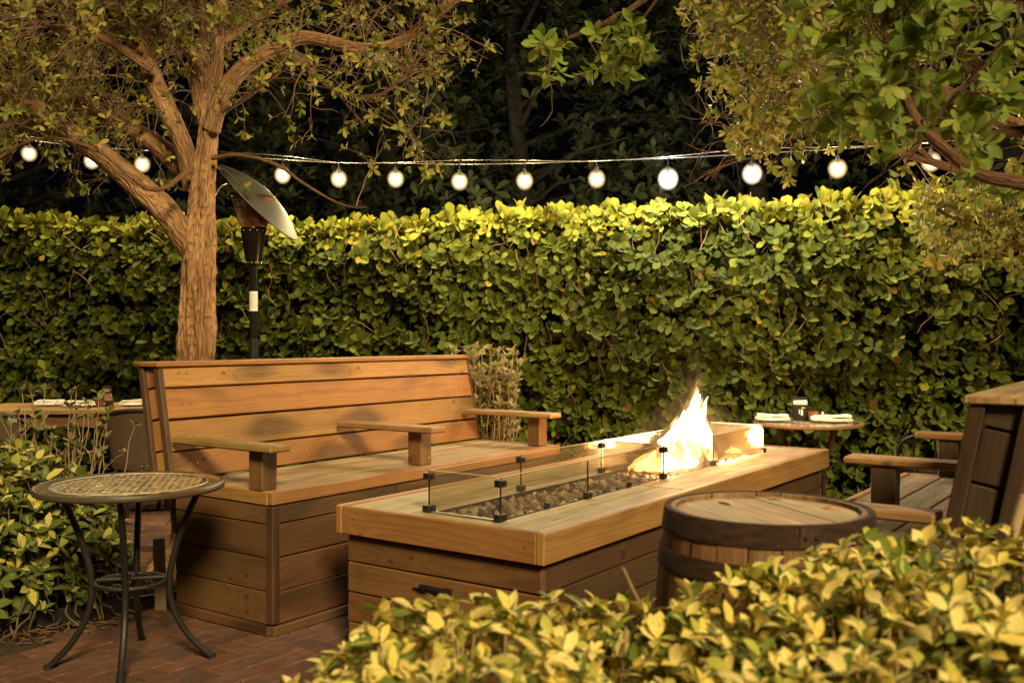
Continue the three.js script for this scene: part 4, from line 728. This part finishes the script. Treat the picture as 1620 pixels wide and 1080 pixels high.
  growTwigs(mb, list, startsOn(L.filter((_, k) => k !== 3 && !(k > 6 && k < 11)), 320), o);
  growTwigs(mb, list, startsOn([L[3], L[3], L[7]], 40, 0.75), { ...o, leafy: 0.6 });
  growTwigs(mb, list, startsOn(L.slice(7, 11), 42, 0.6, 0.1), { ...o, droop: 0.08, leafy: 0.55 });
  growTwigs(mb, list, startsOn([L[0], L[2], L[12], L[5], L[1]], 100, 0.8, 0.25), { ...o, leafy: 0.85 });
  part('twigs', moved(mb.geo(), t), M.twig, t).userData.kind = 'stuff';
  foliage(t, list, LEAF.small, pal, 300);
}
{ // tree whose leafy boughs hang in from the right, close to the camera
  reseed(121);
  const t = thing('leafy_tree', 'green tree whose near blurred boughs hang in from the upper right', 'tree', [3.05, 0, -2.9]);
  const trunk = limbGeo([V3(3.05, -0.05, -2.9), V3(3.0, 0.9, -2.95), V3(3.1, 1.7, -3.0), V3(3.0, 2.4, -3.0), V3(2.9, 3.4, -3.1)], 0.15, 0.08, 28, 50, 0.22, 5);
  part('trunk', moved(trunk.g, t), M.redbark, t);
  const D = 2.9, a = (x, y, dd = 0) => at(x, y, D + dd);
  const L = [
    limbGeo([V3(3.08, 1.72, -3.0), a(1900, 320, 0.1), a(1700, 300), a(1620, 290), a(1545, 274), a(1500, 240), a(1450, 190), a(1424, 130), a(1404, 60), a(1392, -40)], 0.03, 0.010, 10, 60, 0.16, 3),
    limbGeo([V3(3.0, 2.3, -3.0), a(1800, 60, 0.2), a(1640, 45, 0.2), a(1530, 132, 0.2), a(1478, 192, 0.2), a(1440, 250, 0.2)], 0.022, 0.005, 8, 40, 0.16, 7),
    limbGeo([V3(3.0, 2.2, -3.0), a(1800, 190, 0.5), a(1640, 158, 0.5), a(1570, 120, 0.5), a(1490, 60, 0.5), a(1380, -20, 0.5)], 0.034, 0.014, 10, 40, 0.16, 9),
    limbGeo([V3(3.05, 2.0, -3.0), a(1800, 230, 0.6), a(1650, 206, 0.6), a(1540, 216, 0.6), a(1440, 205, 0.6), a(1350, 160, 0.6)], 0.03, 0.010, 10, 40, 0.16, 13),
    limbGeo([V3(2.9, 3.2, -3.1), a(1500, -220, 0.9), a(1200, -120, 1.0), a(1060, -30, 1.1), a(980, 25, 1.1), a(900, 60, 1.1), a(845, 85, 1.1)], 0.03, 0.004, 8, 40, 0.12, 15),
    limbGeo([a(1060, -30, 1.1), a(1010, 40, 1.1), a(985, 75, 1.1)], 0.008, 0.003, 6, 12, 0.1, 19),
  ];
  for (const l of L) part('limb', moved(l.g, t), M.redbark, t);
  const mb = new MB(), list = [], pal = palette([[0.17, 0.25, 0.024], [0.22, 0.29, 0.03], [0.13, 0.20, 0.02], [0.29, 0.33, 0.045], [0.19, 0.20, 0.03]], { transmission: 0.5 });
  const px = spot;
  const o = { length: [0.15, 0.42], bend: 0.25, droop: 0.02, radius: 0.004, kids: [2, 5], leafy: 0.85, leaf: [0.048, 0.078], tilt: 0.8, n: () => 4 + Math.floor(R() * 3), color: weighted(30, 25, 20, 15, 10), where: (p) => { const [x, y] = px(p); return x > 1215 + 0.2 * y + 70 * N(y * 0.02, 3, 1) && y < 290 + 60 * smooth(1500, 1600, x) && -p.z > 2.0 && offBulbs(p, 46); }, keep: (p) => offBulbs(p, 30) && spot(p)[1] < 330 };
  growTwigs(mb, list, startsOn(L.slice(0, 4), 130, 1, 0.4), o);
  growTwigs(mb, list, startsOn(L.slice(4), 17, 0.6, 0.62), { ...o, leafy: 0.9, leaf: [0.055, 0.08], where: (p) => { const [x, y] = px(p); return y < 118 && y > 135 - 0.14 * (x - 800) - 75 && x < 1030 && x > 812; } });
  part('twigs', moved(mb.geo(), t), M.darktwig, t).userData.kind = 'stuff';
  foliage(t, list, LEAF.broad, pal, 300);
}
{ // smaller leaved tree further back on the right
  reseed(131);
  const t = thing('leafy_tree', 'small leaved brownish tree overhanging the lights and hedge on the right', 'tree', [4.1, 0, -5.7]);
  const trunk = limbGeo([V3(4.1, -0.05, -5.7), V3(4.15, 0.9, -5.7), V3(4.0, 1.8, -5.7), V3(3.95, 2.8, -5.75), V3(3.8, 4, -5.8)], 0.17, 0.09, 30, 50, 0.22, 6);
  part('trunk', moved(trunk.g, t), M.redbark, t);
  const D = 5.7, a = (x, y, dd = 0) => at(x, y, D + dd);
  const L = [
    limbGeo([V3(3.98, 2.1, -5.7), a(1760, 250), a(1640, 215, 0.2), a(1500, 150, 0.2), a(1400, 105, 0.2), a(1320, 80, 0.2), a(1240, 18, 0.2), a(1130, -60, 0.2)], 0.062, 0.026, 16, 60, 0.2, 3),
    limbGeo([V3(3.98, 1.9, -5.7), a(1780, 330), a(1640, 300, -0.2), a(1480, 258, -0.2), a(1330, 205, -0.2), a(1200, 130, -0.1), a(1140, 70)], 0.04, 0.010, 10, 50, 0.16, 7),
    limbGeo([V3(3.95, 2.8, -5.75), a(1800, 60), a(1600, 10, 0.3), a(1400, 30, 0.4), a(1240, 60, 0.5), a(1120, 90, 0.5)], 0.05, 0.012, 12, 50, 0.16, 9),
    limbGeo([V3(4.05, 1.6, -5.7), a(1780, 420, 0.2), a(1650, 400, 0.2), a(1560, 370, 0.2), a(1480, 330, 0.1)], 0.03, 0.008, 8, 30, 0.14, 13),
    limbGeo([a(1480, 258, -0.2), a(1400, 190, -0.3), a(1290, 120, -0.4), a(1180, 20, -0.4)], 0.016, 0.008, 8, 30, 0.14, 17),
    limbGeo([a(1330, 205, -0.2), a(1260, 215, -0.2), a(1210, 240, -0.2), a(1185, 262, -0.2)], 0.008, 0.003, 6, 20, 0.1, 19),
  ];
  for (const l of L) part('limb', moved(l.g, t), M.redbark, t);
  const mb = new MB(), list = [], pal = palette([[0.19, 0.19, 0.026], [0.25, 0.22, 0.036], [0.13, 0.16, 0.02], [0.33, 0.27, 0.06], [0.10, 0.15, 0.018]], { transmission: 0.25 });
  const o = { length: [0.3, 0.8], bend: 0.25, droop: 0.05, radius: 0.0042, kids: [3, 7], leafy: 0.85, leaf: [0.048, 0.075], tilt: 0.85, n: () => 4 + Math.floor(R() * 3), color: weighted(30, 25, 20, 15, 10), where: (p) => { const [x, y] = spot(p); return x > 1085 + 0.0012 * y * y + 25 * N(y * 0.03, 3, 1) && y < (x > 1450 ? 440 : 275 + 40 * N(x * 0.03, 5, 1)) && -p.z > 4.4 && offBulbs(p, 26); }, keep: (p) => { const [x, y] = spot(p); return offBulbs(p, 20) && y < (x > 1450 ? 450 : 300) && x > 1075; } };
  growTwigs(mb, list, startsOn(L, 300, 1, 0.25), o);
  growTwigs(mb, list, startsOn([L[3]], 26, 0.6, 0.3), o);
  part('twigs', moved(mb.geo(), t), M.darktwig, t).userData.kind = 'stuff';
  foliage(t, list, LEAF.small, pal, 300);
}
// trees beyond the hedge, colours darkened to stand for the unlit night
{
  reseed(141);
  const pal = palette([[0.030, 0.042, 0.009], [0.038, 0.050, 0.011], [0.024, 0.035, 0.008]]);
  const tree = (label, x, z, h, w, leaves) => {
    const t = thing('dark_tree', label, 'tree', [x, 0, z]), list = [], mb = new MB();
    const trunk = limbGeo([V3(x, -0.05, z), V3(x + 0.1, h * 0.35, z), V3(x - 0.1, h * 0.7, z), V3(x, h * 0.95, z)], 0.16, 0.04, 14, 24, 0.2, x); part('trunk', moved(trunk.g, t), M.nightbark, t);
    for (let k = 0; k < 26; k++) { const y = h * rr(0.22, 0.9), a = R() * 6.28, q = w * rr(0.5, 1) * Math.sin(Math.PI * clamp(y / h * 0.85 + 0.1)); mb.tube([V3(x, y, z), V3(x + Math.cos(a) * q * 0.5, y + 0.3, z + Math.sin(a) * q * 0.5), V3(x + Math.cos(a) * q, y + 0.35, z + Math.sin(a) * q)], [0.04, 0.025, 0.008], 5); }
    part('branches', moved(mb.geo(), t), M.nightbark, t);
    const clumps = []; for (let k = 0; k < 110; k++) { const y = h * rr(0.03, 1), a = R() * 6.28, q = 1.25 * w * Math.sqrt(R()) * Math.sin(Math.PI * clamp(y / h * 0.82 + 0.14)); clumps.push([x + Math.cos(a) * q, y, z + Math.sin(a) * q, rr(0.3, 0.65)]); }
    for (let k = 0; k < leaves; k++) { const c = pick(clumps), v = V3(rr(-1, 1), rr(-1, 1), rr(-1, 1)); if (v.length() > 1) continue; v.multiplyScalar(c[3]); whorl(list, V3(c[0], c[1], c[2]).add(v), v.clone().add(V3(0, 0.5, 0.3)), 4, rr(0.10, 0.16), 0.9, 0.3, weighted(4, 3, 4)); }
    foliage(t, list, LEAF.broad, pal, 0, 'crown');
  };
  tree('dark leafy tree in the night beyond the hedge, right of the big trunk', 0.1, -11.2, 6.2, 1.7, 5200);
  tree('dark bushy tree in the night beyond the hedge, above the white bulbs', 2.6, -10.6, 6.4, 1.5, 4600);
  tree('dark tree in the night beyond the hedge, behind the heater', -3.2, -12.4, 6.0, 1.8, 4000);
  tree('dark tree in the night beyond the hedge, between the heater and the middle bulbs', -1.5, -11.9, 6.6, 1.6, 4200);
  tree('dark tree in the night beyond the hedge, at the left edge', -6.6, -12.5, 4.6, 1.7, 1600);
  tree('dark tree in the night beyond the hedge, at the right edge', 5.4, -10.6, 6.0, 1.9, 3500);
}

// ------------------------------------------------------------------ shrubs
function shrubStems(list, mb, n, region, o) { for (let k = 0; k < n; k++) { const p = region(), pts = []; const b = V3(p.x + rr(-0.12, 0.12), 0, p.z + rr(-0.1, 0.1)); for (let i = 0; i <= 4; i++) pts.push(b.clone().lerp(p, i / 4).add(V3(rr(-0.02, 0.02), 0, rr(-0.02, 0.02)))); mb.tube(pts, [0.006, 0.0055, 0.005, 0.004, 0.003], 4); } }
const variegated = [0, 1, 2].map((s) => texture(64, 128, (u, v) => {
  const e = Math.abs(u - 0.5) * 2, edge = 0.80 + 0.35 * N(v * 5, s * 5 + (u > 0.5 ? 3 : 0), 1) - (s === 2 ? 0.6 : s === 1 ? 0.15 : -0.1), k = smooth(edge - 0.08, edge + 0.08, e), vein = 1 - 0.12 * smooth(0.06, 0, e), n = 0.92 + 0.16 * N(u * 9, v * 18, s);
  return [lerp(0.90, 0.20, k) * vein * n, lerp(0.76, 0.28, k) * vein * n, lerp(0.20, 0.06, k) * vein * n];
}, true, [1, 1], THREE.ClampToEdgeWrapping));
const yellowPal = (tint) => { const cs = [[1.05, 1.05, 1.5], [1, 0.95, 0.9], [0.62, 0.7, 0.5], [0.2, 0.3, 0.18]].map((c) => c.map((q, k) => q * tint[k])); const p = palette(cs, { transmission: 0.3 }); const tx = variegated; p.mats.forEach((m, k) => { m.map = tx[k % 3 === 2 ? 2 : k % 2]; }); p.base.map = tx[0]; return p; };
{
  reseed(151);
  const t = thing('variegated_shrub', 'yellow and green variegated shrub filling the near right foreground', 'shrub', [0.85, 0, -1.75]);
  const list = [], mb = new MB();
  // flat topped mound; its height follows the photograph's upper edge
  const edge = [[340, 1120], [430, 1076], [530, 1000], [600, 962], [700, 932], [860, 925], [960, 955], [1030, 960], [1130, 918], [1200, 882], [1300, 852], [1400, 842], [1480, 832], [1560, 828], [1700, 825], [2100, 822]];
  const top = (px) => { for (let k = 1; k < edge.length; k++) if (px < edge[k][0]) { const [a, p] = edge[k - 1], [b, q] = edge[k]; return lerp(p, q, clamp((px - a) / (b - a))); } return 822; };
  const far = (px) => lerp(1.95, 2.06, smooth(700, 1500, px));
  const crown = (x, d) => { const px = CX + x / d * F, fd = far(px), yE = EYE - (top(px) - HORIZON) / F * fd; return yE - 0.10 * Math.pow((fd - d) / 1.0, 2) + 0.05 * N(x * 5, d * 5, 2) + lerp(-0.012, -0.022, smooth(900, 1250, px)); };
  const spot = () => { for (;;) { const x = rr(-0.75, 2.3), d = rr(1.15, 2.25), px = CX + x / d * F; if (d < far(px) && px > 365 + 40 * N(d * 4, 1, 1)) return [x, d]; } };
  for (let k = 0; k < 4200; k++) {
    const [x, d] = spot(), y = crown(x, d) + 0.035 * N(x * 22, d * 22, 4) - Math.pow(R(), 1.3) * 0.34; if (y < 0.06) continue;
    const ax = V3(rr(-0.6, 0.6), 1, rr(-0.6, 0.6)), dark = y < crown(x, d) - 0.12;  // inner leaves take dark greens that paint the shade in the gaps
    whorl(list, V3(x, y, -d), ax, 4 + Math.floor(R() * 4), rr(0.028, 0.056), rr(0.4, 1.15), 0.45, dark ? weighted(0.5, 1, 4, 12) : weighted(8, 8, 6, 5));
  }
  for (let k = 0; k < 700; k++) { const px = rr(470, 1650), d = far(px) - rr(0, 0.12), x = (px - CX) / F * d, y = crown(x, d) - R() * 0.45; if (y < 0.05) continue; whorl(list, V3(x, y, -d), V3(rr(-0.5, 0.5), 0.8, rr(-0.8, 0.3)), 5, rr(0.032, 0.056), 0.9, 0.3, weighted(5, 5, 6, 6)); }
  shrubStems(list, mb, 420, () => { const [x, d] = spot(); return V3(x, Math.max(0.1, crown(x, d) - 0.02), -d); });
  part('stems', moved(mb.geo(), t), plain(0.30, 0.20, 0.09, 0.85), t).userData.kind = 'stuff';
  foliage(t, list, LEAF.paddle, yellowPal([1, 1, 0.95]), 300);
  // dry stalks that stand out of it
  const dry = plain(0.36, 0.25, 0.14, 0.85), s1 = thing('dry_stalk', 'thin bare brown stalk standing out of the near yellow shrub', 'stalk', [0.36, 0, -2.0]);
  const q = (x, y, d) => { const p = at(x, y, d); return V3(p.x - 0.36, p.y, p.z + 2.0); };
  part('stem', tubeGeo([V3(0.02, 0, 0.05), q(1075, 1060, 1.98), q(1030, 985, 1.96), q(1005, 940, 1.95), q(986, 898, 1.94)], 0.0038, 20, 6), plain(0.22, 0.15, 0.085, 0.85), s1);
  part('withered_leaf', LEAF.finger, leafMat(0.4, 0.28, 0.14), s1, q(1040, 1005, 1.94).toArray(), [0.4, 0.9, 0.5]).scale.set(0.05, 0.07, 0.05);
  const s2 = thing('wooden_stake', 'slim pale wooden stake leaning at the right edge of the near shrub', 'stake', [1.02, 0, -1.95]);
  const w = (x, y, d) => { const p = at(x, y, d); return V3(p.x - 1.02, p.y, p.z + 1.95); };
  part('rod', tubeGeo([V3(-0.08, 0, 0.02), w(1590, 900, 1.95), w(1605, 840, 1.95), w(1622, 782, 1.95)], 0.011, 16, 7), dry, s2);
}
{
  reseed(161);
  const t = thing('variegated_shrub', 'yellow and green variegated shrub at the left edge beside the bistro table', 'shrub', [-2.35, 0, -4.5]);
  const list = [], mb = new MB(), crown = (x, z) => { const q = Math.hypot((x + 2.6) / 0.78, (z + 4.6) / 0.62); return q > 1 ? -1 : 0.71 * Math.sqrt(1 - Math.pow(q, 2.6)) + 0.07 * N(x * 4, z * 4, 2); };
  for (let k = 0; k < 2500; k++) {
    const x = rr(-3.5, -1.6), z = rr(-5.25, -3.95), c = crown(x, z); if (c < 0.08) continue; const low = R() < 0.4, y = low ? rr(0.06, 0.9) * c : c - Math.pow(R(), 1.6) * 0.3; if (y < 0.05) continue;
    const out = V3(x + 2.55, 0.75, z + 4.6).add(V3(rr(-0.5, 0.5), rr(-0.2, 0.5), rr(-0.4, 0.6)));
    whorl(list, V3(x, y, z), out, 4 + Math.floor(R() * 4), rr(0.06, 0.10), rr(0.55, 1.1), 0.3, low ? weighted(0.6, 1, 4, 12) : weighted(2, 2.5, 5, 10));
  }
  shrubStems(list, mb, 200, () => { const x = rr(-3.2, -1.8), z = rr(-5.0, -4.1); return V3(x, Math.max(0.1, crown(x, z)), z); });
  part('stems', moved(mb.geo(), t), plain(0.09, 0.065, 0.035, 0.85), t).userData.kind = 'stuff';
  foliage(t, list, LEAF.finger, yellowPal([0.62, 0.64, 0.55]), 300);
}
function lankyShrub(label, pos, h, w, nStem, leaf, tint, leafTop, full = 8) {
  const t = thing('lanky_shrub', label, 'shrub', pos), list = [], mb = new MB(), pal = palette([[0.24, 0.22, 0.11], [0.19, 0.19, 0.085], [0.30, 0.26, 0.14], [0.14, 0.15, 0.06]].map((c) => c.map((q, k) => q * tint[k])));
  for (let k = 0; k < nStem; k++) {
    const a = R() * 6.28, q = Math.sqrt(R()) * w, top = V3(pos[0] + Math.cos(a) * q, h * rr(leafTop, 1.02), pos[2] + Math.sin(a) * q * 0.7), b = V3(pos[0] + Math.cos(a) * q * 0.6, 0, pos[2] + Math.sin(a) * q * 0.4), pts = [];
    for (let i = 0; i <= 8; i++) pts.push(b.clone().lerp(top, i / 8).add(V3(0.05 * N(i * 0.5, k, 1), 0, 0.05 * N(i * 0.5, k, 5)).multiplyScalar(i ? 1 : 0)));
    mb.tube(pts, pts.map((_, i) => lerp(0.006, 0.0025, i / 8)), 4);
    for (let i = 4; i <= 8; i++) if (i >= full || R() < 0.4) whorl(list, pts[i], V3(rr(-0.5, 0.5), 1, rr(-0.4, 0.5)), 6 + Math.floor(R() * 5), rr(...leaf), rr(0.5, 0.9), 0.3, weighted(4, 4, 3, 3));
    if (R() < 0.8) { const i = 4 + Math.floor(R() * 3), e = pts[i].clone().add(V3(rr(-0.16, 0.16), rr(0.05, 0.22), rr(-0.1, 0.1))); mb.tube([pts[i], pts[i].clone().lerp(e, 0.5).add(V3(0.01, 0.02, 0)), e], [0.003, 0.0025, 0.002], 3); whorl(list, e, V3(rr(-0.3, 0.3), 1, rr(-0.3, 0.4)), 6, rr(...leaf), 0.7, 0.3, weighted(4, 4, 3, 3)); }
  }
  part('stems', moved(mb.geo(), t), plain(0.26, 0.17, 0.09, 0.85), t).userData.kind = 'stuff';
  foliage(t, list, LEAF.small, pal, 200);
}
reseed(171);
lankyShrub('dry pale shrub with bare stems at the far end of the left bench', [-0.16, 0, -6.45], 1.15, 0.27, 66, [0.045, 0.075], [1.35, 1.25, 1.1], 0.80, 6);
lankyShrub('lanky pale green plant with thin stems behind the yellow shrub at the left', [-2.5, 0, -5.35], 0.97, 0.52, 26, [0.035, 0.06], [0.8, 0.85, 0.6], 0.75);

// ------------------------------------------------------------------ small things on the ground
{
  reseed(181);
  const e = thing('garden_edging', 'black strip of garden edging between the bed and the brick terrace', 'edging', P(-0.3, -0.74));
  part('strip', boardGeo(1.7, 0.09, 0.02, 0.003, 0.002), M.black, e, [-0.35, 0.01, 0], [0, 0.62, 0]);
  const k2 = thing('garden_edging', 'dark steel edging along the front of the far dining terrace', 'edging', [-2.6, 0, -5.74]);
  part('strip', boardGeo(2.6, 0.07, 0.02, 0.003, 0.002), M.rust, k2, [0, -0.005, 0]);
  const s = thing('wooden_stake', 'short weathered wooden stake in the bed behind the bistro table', 'stake', [-1.62, 0, -4.5]);
  board(s, 'post', M.deck[1], [0.05, 0.36, 0.04], [0, 0.15, 0], [0, 0.3, 0.03]);
  // pine needle mulch
  const g = new MB(); for (let k = 0; k < 5000; k++) { const x = rr(-3.6, -1.35), z = rr(-5.7, -4.1), [u, v] = uvOf(x, z); if (v > -0.74) continue; const a = R() * 6.28, l = rr(0.03, 0.07), y = -0.035 + R() * 0.03; g.tube([V3(x, y, z), V3(x + Math.cos(a) * l / 2, y + rr(0, 0.008), z + Math.sin(a) * l / 2), V3(x + Math.cos(a) * l, y - 0.002, z + Math.sin(a) * l)], [0.0018, 0.002, 0.0012], 3); }
  const m = part('mulch', g.geo(), plain(0.19, 0.105, 0.05, 0.9), scene); m.name = numbered('mulch'); m.userData.kind = 'stuff'; tag(m, 'brown pine needle mulch scattered over the bed', 'mulch');
  // fallen leaves on the fire table and barrel
  const fallen = leafMat(0.45, 0.33, 0.08), spots = [[1.62, 1.19, 0.578, 0.4, 'yellow fallen leaf on the fire table before the flame'], [2.62, 1.24, 0.578, 1.7, 'curled fallen leaf on the fire table at the far glass corner']];
  for (const [u, v, y, a, l] of spots) { const f = part('fallen_leaf', LEAF.finger, fallen, scene, P(u, v, y), [-1.45, 0, a]); f.name = numbered('fallen_leaf'); f.scale.set(0.07, 0.075, 0.06); tag(f, l, 'leaf'); }
  for (const [x, z, a, l] of [[0.57, -2.53, 0.3, 'pale yellow leaf lying flat on the left of the barrel top'], [0.73, -2.62, 1.2, 'small orange leaf at the back rim of the barrel top'], [0.82, -2.5, 2.4, 'orange leaf at the right rim of the barrel top']]) { const f = part('fallen_leaf', LEAF.finger, a < 0.5 ? leafMat(0.6, 0.5, 0.12) : leafMat(0.45, 0.22, 0.06), scene, [x, 0.820, z], [-1.5, 0, a]); f.name = numbered('fallen_leaf'); f.scale.set(0.06, 0.07, 0.05); tag(f, l, 'leaf'); }
}

shade(scene);
renderer.render(scene, camera);
